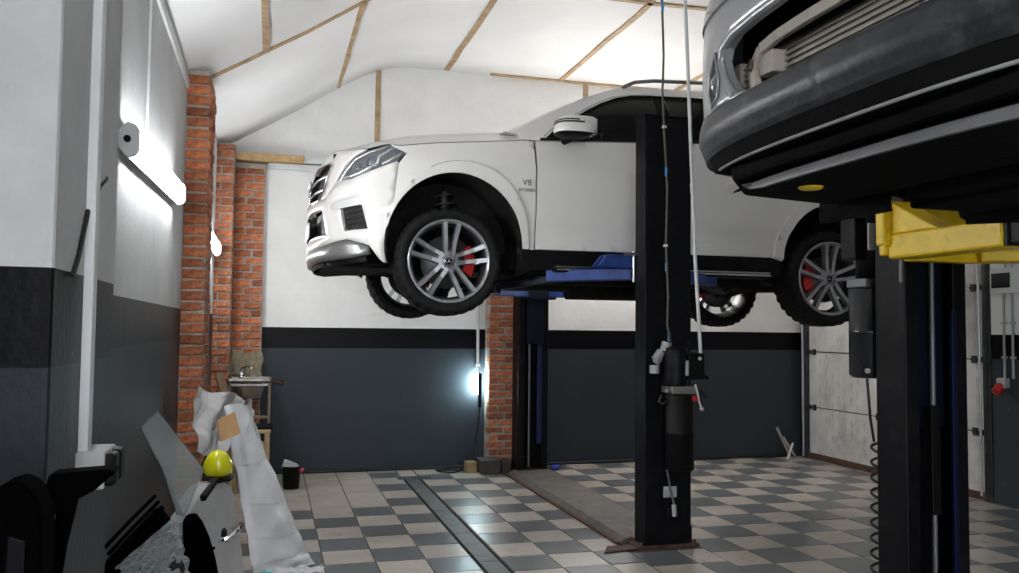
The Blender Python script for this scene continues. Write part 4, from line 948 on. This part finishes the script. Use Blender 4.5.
UNDB = mat('bumper_underside', (.003, .0029, .003), .85, spec=.1, var=.5, scale=12, bump=.4, bscale=30)
b = MB()
for s in (-1, 1): b.grid(lambda u, v: S2(s)(U0+(-.02-U0)*u, lerp_tab([(0,.472),(.34,.43),(.5,.425),(1,.37)], v), lerp_tab([(0,-.004),(.34,-.006),(.5,-.055),(1,-.06)], v)), 40, 12, False)
c2(b, 'spoiler_recess', UNDB, lo)
b = MB()
for s in (-1, 1): b.tube([S2(s)(U0+(-.10-U0)*i/40, .428, -.004) for i in range(41)], .0045, 6)
c2(b, 'spoiler_edge', mat('edge_grey', (.24, .24, .24), .5), lo)
b = MB()
for s, e in ((-1, .45), (1, 0)): panel(b, [(U0,.338),(-.35+e,.338),(-.27+e,.345),(-.22+e,.365),(-.22+e,.375),(U0,.375)], lambda t, z, d=0, s=s: S2(s)(t, z, d-.035), .03, (), .012)
c2(b, 'rubber_lip', mat('lip_rubber_grey', (.10, .10, .105), .5, var=.15), lo)
for s in (-1, 1):
    b = MB(); panel(b, FOG, S2(s), .03, (), 0, d=-.032); fg = c2(b, 'fog_lamp', mat('fog_bowl', (.20, .20, .21), .25, .7))
    b = MB(); b.sphere(S2(s)(-.15, .67, -.02), .03, 14, 10, (1, 1, 1.25)); c2(b, 'lamp_glass', mat('fog_glass', (.30, .31, .33), .08, .5), fg)
    b = MB(); b.tube([S2(s)(*p, .002) for p in FOG], .005, 6, closed=True); c2(b, 'lamp_bezel', GREYP, fg)
# crash beam and cooler behind the opening
BEAM = mat('primer_beige', (.42, .38, .33), .6, var=.12)
b = MB(); ctr = [(U0,.735),(-.55,.735),(-.40,.733),(-.31,.725),(-.262,.69),(-.268,.62),(-.29,.56)]
for s in (-1, 1):
    pts = [Vector(S2(s)(t, z, -.075)) for t, z in ctr]
    for p, q in zip(pts, pts[1:]): b.beam(p, q, .02, .03)
bm_ = c2(b, 'crash_beam', BEAM, bevel=.004)
for s in (-1, 1):
    p = Vector(S2(s)(-.315, .685, -.09)); b = MB(); b.box((p.x-.01, p.y-.035, p.z-.03), (p.x+.05, p.y+.03, p.z+.032)); br = c2(b, 'crash_bracket', BEAM, bm_, bevel=.005)
    b = MB(); p2_ = Vector(S2(s)(-.277, .69, -.058)); b.tube([p2_+Vector((0, .009*math.cos(a), .015*math.sin(a))) for a in [k*math.pi/6 for k in range(12)]], .003, 6, closed=True); c2(b, 'bolt_hole', RUST, bm_)
b = MB(); b.box((.155, -.56, .575), (.20, .56, .735)); co = c2(b, 'intercooler', mat('cooler_core', (.16, .145, .125), .6, .3))
for i in range(9):
    b = MB(); b.box((.146, -.545, .583+i*.0165), (.158, .545, .591+i*.0165)); c2(b, 'cooler_fin_row', mat('cooler_fins', (.34, .31, .27), .5, .4), co)
for s in (-1, 1):
    b = MB(); b.box((.138, s*.565-.022, .57), (.205, s*.565+.022, .742)); c2(b, 'cooler_tank', BEAM, co, bevel=.008)
b = MB(); b.box((.24, -.70, .42), (.30, .70, 1.0)); c2(b, 'radiator_pack', DARK)
b = MB(); b.prism([(.08,-.50,.385),(.25,-.72,.385),(.62,-.80,.385),(.62,.80,.385),(.25,.72,.385),(.08,.50,.385)], (0,0,.07)); c2(b, 'splash_tray', UNDB, bevel=.015)
# wings, bonnet, headlights, body side, cabin
for s in (-1, 1):
    ar = [(1.0+.36*math.cos(R(a)), .36+.37*math.sin(R(a))) for a in range(0, 181, 12)]
    b = MB(); panel(b, [(.628,1.02),(.628,.50)]+list(reversed(ar))+[(1.42,.34),(1.42,1.06),(.7,1.06)], S2(s), .06, (), .02, flip=s > 0); c2(b, 'wing', GREYP)
    b = MB(); panel(b, [(-.30,.88),(.25,.90),(.42,1.0),(-.22,1.0)], S2(s), .05, (), .01, d=.006); c2(b, 'headlight', mat('headlight_grey', (.25, .26, .28), .1, .3))
    b = MB(); panel(b, [(1.43,1.06),(1.43,.34),(3.3,.34),(4.0,.4),(U1,.42),(U1,1.1),(3.2,1.1)], S2(s), .12, [[(3.7+.36*math.cos(R(a)), .36+.37*math.sin(R(a))) for a in range(0, 360, 20)]], .02, flip=s > 0); c2(b, 'body_side', GREYP)
    b = MB(); pts = [(1.0+.37*math.cos(R(a)), max(.33, .36+.38*math.sin(R(a)))) for a in range(-10, 191, 10)]
    b.grid(lambda u, v: (pts[round(u*(len(pts)-1))][0], s*(.87-.35*v), pts[round(u*(len(pts)-1))][1]), len(pts)-1, 2); c2(b, 'arch_liner', UNDB)
b = MB()
for s in (-1, 1):
    def bon(u, v, s=s):
        t = U0+(1.4-U0)*u; e = SED.P(t, 1.035); sx = .14+(1.45-.14)*u
        return e[0]*(1-v)+sx*v, s*e[1]*(1-v), 1.035+(.10+.08*u)*(1-(1-v)**2)
    b.grid(bon, 20, 8)
c2(b, 'bonnet', GREYP, weld=True)
b = MB()
cab = [(1.35,1.10,.80),(1.95,1.50,.62),(3.0,1.54,.60),(3.7,1.12,.76)]
b.grid(lambda u, v: (lambda c, w: (c[0], c[2]*w, c[1]-.06*w*w))(cab[round(u*3)], v*2-1), 3, 8)
c2(b, 'cabin_roof', GREYP)
for s in (-1, 1):
    b = MB(); b.add([(1.35, s*.80, 1.05), (1.95, s*.62, 1.44), (3.0, s*.60, 1.48), (3.7, s*.76, 1.06)], [(0,1,2,3)]); c2(b, 'side_glass', TINT)
b = MB(); b.box((.62, -.46, .36), (4.3, .46, .50)); b.box((1.40, -.80, .36), (3.3, .80, .46)); c2(b, 'floor_pan', UNDB, bevel=.02)
b = MB(); b.box((.72, -.55, .345), (1.25, .55, .40)); b.tube([(1.0, .36, .34), (1.0, .62, .36)], .03, 8); b.tube([(1.25, .40, .34), (1.0, .62, .34)], .025, 8); b.tube([(1.0, -.36, .34), (1.0, -.62, .36)], .03, 8); b.tube([(1.25, -.40, .34), (1.0, -.62, .34)], .025, 8); c2(b, 'front_subframe', UNDB, bevel=.01)
for y in (-.66, .66):
    b = MB(); b.beam((1.35, y, .352), (3.3, y, .352), .06, .05); c2(b, 'sill_rail', UNDB, bevel=.006)
b = MB(); b.tube([(.62, .60, .46), (.75, .72, .45), (.98, .80, .44), (1.2, .82, .45), (1.42, .80, .46)], .028, 10); c2(b, 'liner_edge', UNDB)

# ---------------------------------------------------------------- left wall fittings
t = empty('cable_duct', (-.43, 2.3, 1.19), 'white vertical cable duct running up the plaster pier to the socket', 'cable duct')
b = MB(); b.box((-.442, 2.275, 1.18), (-.418, 2.325, 3.3)); b.build('duct', WPIPE, t, .003)
t = empty('wall_socket', (-.40, 2.3, 1.10), 'pale double socket box with black flaps on the plaster pier', 'socket')
b = MB(); b.box((-.442, 2.25, 1.105), (-.375, 2.41, 1.195)); b.build('box', mat('socket_grey', (.45, .46, .46), .5), t, .006)
for y in (2.258, 2.338):
    b = MB(); b.box((-.385, y, 1.11), (-.352, y+.066, 1.19)); b.build('flap', BLACK_PLASTIC, t, .01)
t = empty('cable_duct', (-.59, 4.39, 2.40), 'thin white duct on the plaster above the bright tube lamp', 'cable duct')
b = MB(); b.box((-.602, 4.385, 2.40), (-.588, 4.405, 3.22)); b.build('duct', WPIPE, t, .002)
t = empty('water_pipe', (-.575, 6.2, .3), 'thin white water pipe rising beside the brick pier', 'pipe')
b = MB(); b.cyl((-.575, 6.40, .02), (-.575, 6.40, 2.20), .014, 12); b.build('pipe', WPIPE, t)
for z in (.8, 1.5, 2.1):
    b = MB(); b.box((-.602, 6.385, z-.012), (-.56, 6.415, z+.012)); b.build('clip', WPIPE, t, .003)
b = MB(); b.tube([(-.435, 2.27, 1.78), (-.434, 2.18, 1.66), (-.433, 2.12, 1.61)], .006, 6)
one('loose_wire', b, CABLE, 'short black wire slanting from the white duct into the plaster', 'wire')
b = MB(); b.tube([(-.435, 2.50, 1.90), (-.425, 2.44, 1.885), (-.43, 2.39, 1.86), (-.435, 2.385, 1.84)], .004, 6)
one('wall_nail', b, CABLE, 'bent black nail hook in the plaster pier above the band', 'nail')
b = MB(); b.box((-.615, 3.0, 3.17), (-.585, 6.6, 3.235)); b.build('eaves_board', WPIPE, wall_left, .004)

# ---------------------------------------------------------------- car parts and clutter along the left wall
def sheet(poly, th, n, mat_, name, parent, bevel=.004):
    b = MB(); b.prism(poly, Vector(n).normalized()*-th); return b.build(name, mat_, parent, bevel)
SILV = mat('silver_door_paint', (.50, .505, .51), .35, .1, coat=.3, var=.08)
# car door
DN = Vector((.903, -.402, .151))
t = empty('car_body_panel', (-.2, 4.7, 0), 'silver car door with a chrome handle leaning against the left wall', 'car door')
out = [(-.373,4.497,.54),(-.346,4.591,.627),(-.304,4.708,.685),(-.256,4.815,.685),(-.199,4.924,.632),(-.161,4.967,.519),(-.137,4.970,.381),(-.105,4.955,.159),(-.085,4.95,.0),(-.262,4.55,.0),(-.30,4.50,.20),(-.345,4.49,.40)]
ax = Vector((.402, .903, 0)).normalized(); ay = DN.normalized().cross(ax)*-1; o0 = Vector((-.25, 4.74, .35))
if ay.z < 0: ay = -ay
o2 = [((Vector(p)-o0).dot(ax), (Vector(p)-o0).dot(ay)) for p in out]
def dfn(a, c, d=0): return o0+ax*a+ay*c+DN*(d+.035*(1-(a/.35)**2)*(1-(c/.5)**2)+(.012 if c > .20 else 0)*sstep(.2, .23, c))
b = MB(); panel(b, o2, dfn, .04, (), .10); dr_ = b.build('door_skin', SILV, t)
b = MB(); h0, h1 = Vector((-.252, 4.713, .389)), Vector((-.195, 4.845, .418)); b.tube([h0+DN*.03, h0+DN*.075, (h0+h1)/2+DN*.085, h1+DN*.075, h1+DN*.03], [.012, .016, .017, .016, .012], 10); b.build('door_handle', CHROME, dr_)
b = MB(); b.sphere((h0+h1)/2+DN*.018+Vector((0, 0, .005)), .035, 14, 8, (.5, 1.3, .8)); b.build('handle_recess', BLACK_PLASTIC, dr_)
b = MB(); b.prism([(-.34,4.62,.64),(-.285,4.78,.700),(-.23,4.875,.690),(-.24,4.87,.66),(-.29,4.76,.67),(-.335,4.62,.61)], DN*.05); b.build('window_seal', BLACK_PLASTIC, dr_, .004)
# black door seal / inner liner in front of it
t = empty('arch_liner', (-.32, 4.4, 0), 'black curved plastic wheel arch liner propped before the silver door', 'car part')
SN = Vector((.762, -.63, .152)); sx_ = [(-.385,4.395,.568),(-.370,4.415,.592),(-.353,4.435,.595),(-.325,4.455,.55),(-.293,4.475,.472),(-.262,4.49,.36),(-.245,4.49,.281),(-.235,4.48,.0),(-.375,4.34,.0),(-.37,4.352,.327)]
b = MB(); b.prism(sx_, SN*.05); b.build('liner', MATTE, t, .012)
for z in (.35, .41):
    b = MB(); b.beam((-.335, 4.40, z)+SN*.055 if False else Vector((-.335, 4.385, z))+SN*.055, Vector((-.275, 4.46, z+.006))+SN*.055, .008, .012); b.build('rib', MATTE, t)
# yellow mirror on the door
YC = mat('yellow_cap', (.62, .60, .012), .18, coat=.6)
t = empty('door_mirror', (-.25, 4.9, .69), 'bright yellow car mirror lying on top of the silver door', 'car mirror')
def ymir(u, v):
    a = u*2*math.pi; h = v*2-1; k = math.sqrt(max(0, 1-abs(h)**2.4))
    return Vector((-.252, 4.86, .762))+Vector((.075*k*math.cos(a)*(1-.25*h), .065*k*math.sin(a), .078*h))
b = MB(); b.grid(lambda u, v: ymir(u, .12+.88*v), 24, 12); b.build('cap', YC, t)
b = MB(); b.prism([(-.33,4.80,.685),(-.18,4.80,.675),(-.165,4.92,.675),(-.31,4.93,.69)], (0,0,.022)); b.tube([(-.318,4.85,.70),(-.322,4.86,.75),(-.30,4.87,.80)], .02, 8); b.build('mirror_base', BLACK_PLASTIC, t, .008)
# pane of glass
t = empty('car_window', (-.42, 4.4, .45), 'clear car window pane leaning against the dark grey wall beside the yellow mirror', 'window pane')
GN = Vector((.855, -.453, .252)); gp = [(-.570,4.304,1.024),(-.516,4.45,1.088),(-.417,4.551,.933),(-.308,4.664,.764),(-.341,4.557,.683),(-.378,4.431,.583),(-.41,4.40,.60),(-.477,4.373,.816)]
b = MB(); b.prism(gp, GN*.004); b.build('pane', glass('pane_glass', (.34, .40, .40), .5, .05), t)
b = MB(); b.tube([Vector(p)+GN*.002 for p in gp], .003, 6, closed=True); b.build('ground_edge', mat('glass_edge', (.06, .10, .09), .3), t)
# black part with torn plastic wrap
t = empty('bumper_part', (-.40, 3.4, 0), 'black car bumper part in crumpled clear wrap standing by the wall', 'car part')
BN = Vector((.609, -.609, .508)); bp_ = [(-.516,3.268,.677),(-.454,3.382,.740),(-.380,3.518,.813),(-.343,3.516,.767),(-.307,3.474,.673),(-.274,3.411,.558),(-.23,3.36,.3),(-.20,3.36,0),(-.50,3.10,0),(-.51,3.16,.4)]
b = MB(); b.prism(bp_, Vector((-.03, .06, -.01))); b.build('shell', MATTE, t, .015)
for off in (.0, .022, .044):
    b = MB(); b.tube([Vector(p)+BN*.012+Vector((-off*.6, off*.2, off)) for p in ((-.516,3.268,.677),(-.454,3.382,.740),(-.385,3.505,.805))], .007 if off else .01, 8); b.build('edge_rail', MATTE, t)
WRAP = glass('clear_wrap', (.50, .53, .55), .5, .12)
def wr(u, v):
    p0 = Vector((-.505, 3.262, .655))*(1-u)+Vector((-.345, 3.505, .765))*u; p1 = Vector((-.47, 3.22, .54))*(1-u)+Vector((-.275, 3.41, .56))*u
    rnd = math.sin(u*37+v*11)*.010+math.sin(u*17-v*29)*.012+math.sin(u*71+v*53)*.006
    return p0*(1-v)+p1*v+BN*(.012+.02*math.sin(v*math.pi)+rnd)
b = MB(); b.grid(wr, 40, 16, False); b.build('torn_wrap', WRAP, t)
b = MB(); b.sphere(Vector((-.33, 3.40, .60))+BN*.0, .05, 14, 10, (1, .6, 1)); b.build('lamp_hole', DARK, t)
# wrapped panel
FOAM = mat('foam_wrap', (.53, .54, .56), .35, var=.10, scale=6, bump=.35, bscale=18)
t = empty('wrapped_bumper', (.14, 5.4, 0), 'long car panel wrapped in pale grey foam sheet leaning across to the sink', 'wrapped panel')
L0, L1 = [(-.255,5.682,1.005),(-.183,5.561,.708),(-.112,5.428,.395),(-.06,5.33,.12),(-.032,5.285,.012)], [(-.118,5.803,.993),(-.031,5.744,.773),(.151,5.657,.368),(.27,5.60,.10),(.325,5.575,.012)]
WN = Vector((.621, -.661, .421))
def rail(l, u):
    k = u*(len(l)-1); i = min(int(k), len(l)-2); return Vector(l[i]).lerp(Vector(l[i+1]), k-i)
def slab(u, v, side):
    p = rail(L0, u).lerp(rail(L1, u), v); e = max(0, math.sin(v*math.pi))**.25
    w = .004*math.sin(u*40+v*5)+.005*math.sin(u*23-v*9)+.004*math.sin(u*63+v*31)
    return p+WN*(.045*e*side-.045+(w if side > 0 else 0))+WN*.02
b = MB(); b.grid(lambda u, v: slab(u, v, 1), 40, 14); b.grid(lambda u, v: slab(u, v, -1), 10, 6); sl = b.build('foam_cover', FOAM, t)
for u in (.30, .47, .64, .80):
    b = MB(); b.tube([slab(u+.02*math.sin(v*3), v, 1)+WN*.001 for v in [.04+.92*i/12 for i in range(13)]], .0025, 4); b.build('tape_seam', mat('tape_clear', (.62, .63, .65), .2), sl)
b = MB(); b.grid(lambda u, v: slab(.05+.18*u, .80+.16*v, 1)+WN*.002, 8, 3); b.build('printed_tape', mat('printed_tape', (.45, .46, .48), .3, dirt=(.03, .03, .03), dscale=38, damt=1.0), sl)
b = MB(); b.grid(lambda u, v: Vector((-.06+.4*u+.02*math.sin(v*20), 5.21+.16*v+.02*math.sin(u*14), .03+.035*math.sin(u*9+v*5)**2)), 24, 10, False)
b.sphere((.02, 5.27, .03), .05, 12, 8, (1.4, .8, .7)); b.build('loose_wrap_end', FOAM, sl)
b = MB(); b.tube([(-.165,5.66,.62),(-.09,5.72,.36),(-.02,5.78,.13)], .006, 6); b.build('edge_strip', BLACK_PLASTIC, t)
b = MB(); b.lathe([(0, .17), (.008, .165), (.014, .12), (.018, .10), (.004, .05), (0, .05)], (-.06, 5.76, .01), 'z', 12)
one('red_plug', b, RED, 'small red plug hanging by the lower edge of the wrapped panel', 'plug')
b = MB(); b.sphere((.005, 5.16, .075), .035, 12, 8, (1.5, .8, .6)); one('turquoise_rag', b, mat('turquoise', (.02, .42, .40), .6), 'scrap of turquoise rag on the loose wrap', 'rag')
# crumpled silver sheet and cardboard over the panel
t = empty('crumpled_sheet', (-.33, 5.75, .63), 'crumpled pale grey fabric sheet slumped behind the yellow mirror', 'fabric')
FN = Vector((.745, -.596, .298)); FT = [(-.478,5.772,1.089),(-.431,5.844,1.115),(-.353,5.906,1.046),(-.235,6.054,1.046),(-.182,6.082,.969)]; FB = [(-.43,5.66,.72),(-.37,5.682,.64),(-.30,5.76,.68),(-.26,5.86,.72),(-.19,5.933,.68)]
def fab(u, v):
    p = rail(FT, u).lerp(rail(FB, u), v)
    tri = lambda q: abs((q % 2)-1)
    w = .05*tri(u*3.1+v*1.7)+.04*tri(u*1.6-v*3.3+.4)+.02*tri(u*6.3+v*4.1)
    return p+FN*(w-.04)+Vector((.02*tri(v*5+u*2), 0, .02*tri(u*4-v)))
b = MB(); b.grid(fab, 30, 30, False); b.build('cloth', mat('pale_fabric', (.47, .46, .46), .6, var=.08), t, solid=.004)
b = MB(); b.prism([(-.298,5.646,.916),(-.203,5.786,.951),(-.162,5.760,.818),(-.269,5.609,.789)], (-.012, .01, -.004)); b.v = [tuple(Vector((0, 0, 1.5))+(Vector(p)-Vector((0, 0, 1.5)))*.945) for p in b.v]
one('cardboard_piece', b, mat('cardboard', (.52, .32, .15), .8, var=.12), 'square piece of brown cardboard stuck on the crumpled sheet', 'cardboard')
b = MB(); b.beam((-.335, 6.25, 1.175), (-.19, 6.05, .72), .055, .03); b.v = [tuple(p) for p in b.v]
one('wood_plank', b, mat('brown_plank', (.20, .12, .065), .7, var=.3), 'short brown plank end poking up beside the sink', 'plank', bevel=.004)
# dark things nearest the front
t = empty('wedge_pole', (-.40, 1.85, 0), 'black pole with a wedge-shaped head standing before the socket box', 'car part')
b = MB(); b.tube([(-.372,1.88,1.17),(-.39,1.87,1.07),(-.41,1.86,.9),(-.43,1.85,.5),(-.44,1.85,.0)], [.017, .017, .018, .02, .02], 10); b.build('pole', MATTE, t)
b = MB(); b.prism([(-.405,1.83,1.212),(-.30,1.83,1.218),(-.283,1.83,1.213),(-.325,1.83,1.175),(-.365,1.83,1.155),(-.372,1.83,1.125),(-.395,1.83,1.135),(-.412,1.83,1.165)], (0, .07, 0)); b.build('wedge_head', MATTE, t, .008)
t = empty('moulded_car_part', (-.42, 1.6, 0), 'black moulded plastic panel standing in the dark corner', 'car part')
def seat(u, v):
    pr_ = [(-.50,1.20),(-.44,1.215),(-.415,1.238),(-.395,1.245),(-.375,1.235),(-.362,1.215),(-.352,1.185),(-.350,1.12),(-.352,.9),(-.355,.4),(-.36,.0)]
    return pr_
pp = seat(0, 0); b = MB(); b.prism([(x, 1.56, z) for x, z in pp]+[(-.52, 1.56, 0)], (0, .10, 0)); b.build('moulded_panel', MATTE, t, .018, seg=3)
b = MB(); b.prism([(-.40,1.553,1.16),(-.372,1.553,1.15),(-.375,1.553,.6),(-.42,1.553,.6)], (0, .012, 0)); b.build('raised_rib', mat('plastic_plum', (.004, .0035, .006), .5, spec=.1), t, .004)

# ---------------------------------------------------------------- sink corner
t = empty('wash_basin', (-.17, 8.75, 0), 'stained steel sink on pipe legs before the brick corner', 'sink')
STN = mat('stained_steel', (.36, .35, .33), .38, .8, var=.25, scale=10, dirt=(.16, .12, .08), dscale=7, damt=.6)
b = MB()
def bas(u, v):
    a = u*2*math.pi; cx, cy = -.18, 8.76
    rx, ry, z = lerp_tab([(0,.0),(.25,.11),(.7,.145),(.82,.165),(1,.19)], v), lerp_tab([(0,.0),(.25,.09),(.7,.13),(.82,.15),(1,.175)], v), lerp_tab([(0,.80),(.25,.805),(.7,.90),(.82,.975),(1,.985)], v)
    sq = lambda c: math.copysign(abs(c)**.6, c)
    return cx+rx*sq(math.cos(a)), cy+ry*sq(math.sin(a)), z
b.grid(bas, 36, 14); b.build('bowl', STN, t)
b = MB(); b.box((-.385, 8.56, .975), (.03, 8.585, 1.0)); b.box((-.385, 8.93, .975), (.03, 8.96, 1.0)); b.box((-.385, 8.56, .975), (-.36, 8.96, 1.0)); b.box((.005, 8.56, .975), (.03, 8.96, 1.0)); b.box((-.385, 8.60, .925), (.01, 8.615, .955)); b.build('rim_frame', STN, t, .006)
b = MB(); b.tube([(-.27, 8.93, .99), (-.27, 8.93, 1.06), (-.26, 8.91, 1.09), (-.20, 8.80, 1.115), (-.17, 8.76, 1.11), (-.165, 8.75, 1.09)], .011, 10); b.cyl((-.27, 8.93, .99), (-.27, 8.93, 1.05), .02, 12); b.build('tap', CHROME, t)
b = MB(); b.cyl((-.18, 8.76, .72), (-.18, 8.76, .81), .03, 14); b.lathe([(0,.52),(.05,.52),(.055,.54),(.055,.68),(.03,.70),(.03,.73)], (-.18, 8.76, 0), 'z', 18); b.tube([(-.18,8.76,.54),(-.18,8.78,.45),(-.15,8.85,.40),(-.1,8.95,.40)], .022, 10); b.build('trap', mat('trap_white', (.50, .50, .49), .5), t)
for x, y in ((-.36, 8.60), (.01, 8.60), (-.36, 8.94), (.01, 8.94)):
    b = MB(); b.cyl((x, y, 0), (x, y, .98), .013, 10); b.build('leg', mat('leg_ochre', (.26, .20, .13), .6, var=.3), t)
b = MB(); b.box((-.36, 8.592, .62), (.01, 8.608, .645)); b.build('cross_bar', MATS['leg_ochre'], t)
b = MB(); b.tube([(.03, 8.72, .955), (.09, 8.70, .955), (.15, 8.69, .945)], .016, 10); b.cyl((.13, 8.70, .92), (.13, 8.70, .99), .012, 10); b.box((.10, 8.665, .985), (.16, 8.73, .997)); b.build('side_valve', RUST, t)
t = empty('rag_cloth', (-.22, 8.97, 1.0), 'beige sacking cloth hung on the bricks behind the sink', 'cloth')
b = MB(); b.grid(lambda u, v: (-.385+.32*u+.01*math.sin(v*7), 8.965-.012*math.sin(u*15+v*3)-.006*math.sin(u*31), 1.265-.26*v-.03*u+.012*math.sin(u*9)), 26, 18); b.build('cloth', mat('sacking', (.30, .26, .18), .9, var=.25, scale=18, bump=.5, bscale=90), t, solid=.005)
t = empty('wood_stool', (-.13, 8.3, 0), 'small bare wood stool beside the sink with a dark lid on it', 'stool')
PINE = mat('pine', (.55, .40, .23), .65, var=.15)
b = MB(); b.box((-.32, 8.16, .525), (.03, 8.46, .555)); b.build('seat', PINE, t, .006)
for x, y in ((-.29, 8.18), (.0, 8.18), (-.29, 8.44), (.0, 8.44)):
    b = MB(); b.beam((x, y, 0), (x*1.0, y, .525), .045, .03, up=(0,1,0)); b.build('leg', PINE, t, .004)
b = MB(); b.box((-.29, 8.165, .40), (.0, 8.185, .45)); b.build('rail', PINE, t, .003)
b = MB(); b.box((-.32, 8.08, .24), (-.02, 8.15, .265)); b.box((-.045, 8.09, 0), (-.02, 8.12, .24)); b.box((-.32, 8.09, 0), (-.295, 8.12, .24)); b.build('foot_step', PINE, t, .004)
b = MB(); b.box((-.16, 8.20, .555), (.05, 8.42, .59)); one('tray_lid', b, BLACK_PLASTIC, 'black plastic tray lid lying on the wood stool', 'tray', bevel=.008)
t = empty('plastic_bucket', (.225, 8.25, 0), 'small black bucket on the floor by the grey wall', 'bucket')
b = MB(); b.lathe([(0, .0), (.068, .0), (.074, .02), (.084, .19), (.09, .195), (.09, .21), (.08, .21), (.07, .03), (0, .03)], (.225, 8.25, 0), 'z', 24); b.build('pail', BLACK_PLASTIC, t)
b = MB(); b.tube([(.225+.088*math.cos(a), 8.25+.02*math.sin(a), .20-.05*math.sin(a)) for a in [math.pi*i/12 for i in range(13)]], .004, 6); b.build('handle', STEEL, t)
t = empty('plastic_bottle', (.20, 8.24, .12), 'clear plastic bottle with a red cap lying in the black bucket', 'bottle')
q = Matrix.Translation((.21, 8.24, .21)) @ Matrix.Rotation(R(-68), 4, 'Y')
b = MB(); b.lathe([(0,-.07),(.042,-.07),(.046,-.06),(.046,.05),(.03,.08),(.016,.09),(.016,.10)], (0,0,0), 'z', 18); b.v = [tuple(q @ Vector((p[0], p[1], -p[2]))) for p in b.v]; b.build('body', glass('pet', (.75, .78, .8), .45, .15), t)
b = MB(); b.lathe([(.022,.095),(.024,.10),(.024,.13),(0,.132)], (0,0,0), 'z', 14); b.v = [tuple(q @ Vector((p[0], p[1], -p[2]))) for p in b.v]; b.build('cap', mat('cap_red', (.55, .05, .08), .4), t)

# back wall foot: boxes by the brick pier
b = MB(); b.box((2.02, 8.76, 0), (2.13, 8.90, .105)); one('wooden_block', b, mat('ochre_block', (.34, .24, .12), .7, var=.3), 'small ochre wooden block beside the dark box by the brick pier', 'block', bevel=.005)
t = empty('tool_box', (2.23, 8.72, 0), 'dark wooden box at the foot of the brick pier', 'box')
DKW = mat('dark_box', (.05, .042, .038), .6, var=.3)
b = MB(); b.box((2.14, 8.62, 0), (2.345, 8.84, .13)); b.build('body', DKW, t, .006); b = MB(); b.box((2.135, 8.615, .13), (2.35, 8.845, .145)); b.build('lid', mat('box_lid', (.09, .08, .075), .6), t, .003)
b = MB(); b.box((2.37, 8.66, 0), (2.47, 8.80, .14)); one('brick_stub', b, DKW, 'sooty block squeezed between dark box and lift post', 'block', bevel=.01)
b = MB(); b.sphere((2.98, 8.72, .03), .05, 12, 8, (1.2, .8, .6)); one('blue_rag', b, mat('rag_blue', (.02, .05, .30), .8), 'crumpled blue rag at the foot of the back lift post', 'rag')
# offcut pipes in the far corner
for i, (a, c, r, lb) in enumerate((((6.02, 8.93, .01), (5.90, 9.04, .36), .016, 'dull offcut pipe leaning steeply in the far corner'), ((5.92, 8.85, .015), (6.08, 8.98, .17), .013, 'short white offcut pipe tilted low in the far corner'), ((6.12, 8.99, .01), (6.0, 9.06, .24), .014, 'grey offcut pipe crossing behind the white one in the far corner'))):
    b = MB(); b.cyl(a, c, r, 12); one('pipe_offcut', b, (mat('pipe_tan', (.36, .31, .26), .5), WPIPE, FIT)[i], lb, 'pipe', 'offcut pipes in the far corner')
# right wall: fuse box, conduits, red socket
t = empty('fuse_box', (XR-.05, 5.99, 1.93), 'white wall fuse box with a dark window beside the garage door', 'fuse box')
b = MB(); b.box((XR-.09, 5.80, 1.86), (XR, 6.12, 2.08)); fb = b.build('case', WPIPE, t, .01)
b = MB(); b.box((XR-.098, 5.90, 1.91), (XR-.088, 6.095, 2.04)); b.build('window', mat('fuse_window', (.02, .02, .024), .2), fb, .004)
for k, (y, z1) in enumerate(((6.04, 1.10), (5.95, 1.12))):
    t = empty('conduit_pipe', (XR-.02, y, z1), ('grey conduit from the fuse box down to the red socket', 'grey conduit from the fuse box ending beside the red socket')[k], 'pipe')
    b = MB(); b.cyl((XR-.02, y, z1), (XR-.02, y, 1.86), .011, 10); b.build('pipe', FIT, t)
    for z in (1.3, 1.6):
        b = MB(); b.box((XR-.038, y-.018, z-.01), (XR, y+.018, z+.01)); b.build('clip', FIT, t, .002)
for k, y in enumerate((6.0, 5.93)):
    b = MB(); b.tube([(XR-.03, y, 2.08), (XR-.03, y+.02, 2.2), (XR-.03, y+.06-.1*k, 2.5), (XR-.03, y+.05, 3.0)], .011, 8)
    one('feed_conduit', b, FIT, ('grey feed conduit rising straight from the fuse box', 'bowed grey feed conduit rising from the fuse box')[k], 'pipe')
t = empty('red_socket', (XR-.05, 6.05, 1.0), 'red and grey industrial socket under the conduit on the dark wall', 'socket')
b = MB(); b.box((XR-.07, 6.0, 1.03), (XR, 6.09, 1.12)); b.build('body', FIT, t, .012)
b = MB(); b.cyl((XR-.05, 6.05, 1.05), (XR-.11, 6.055, .99), .042, 18); b.build('red_cap', RED, t)
b = MB(); b.cyl((XR-.05, 6.285, .05), (XR-.05, 6.285, 2.2), .012, 8); b.build('lift_cable', STEEL, door)
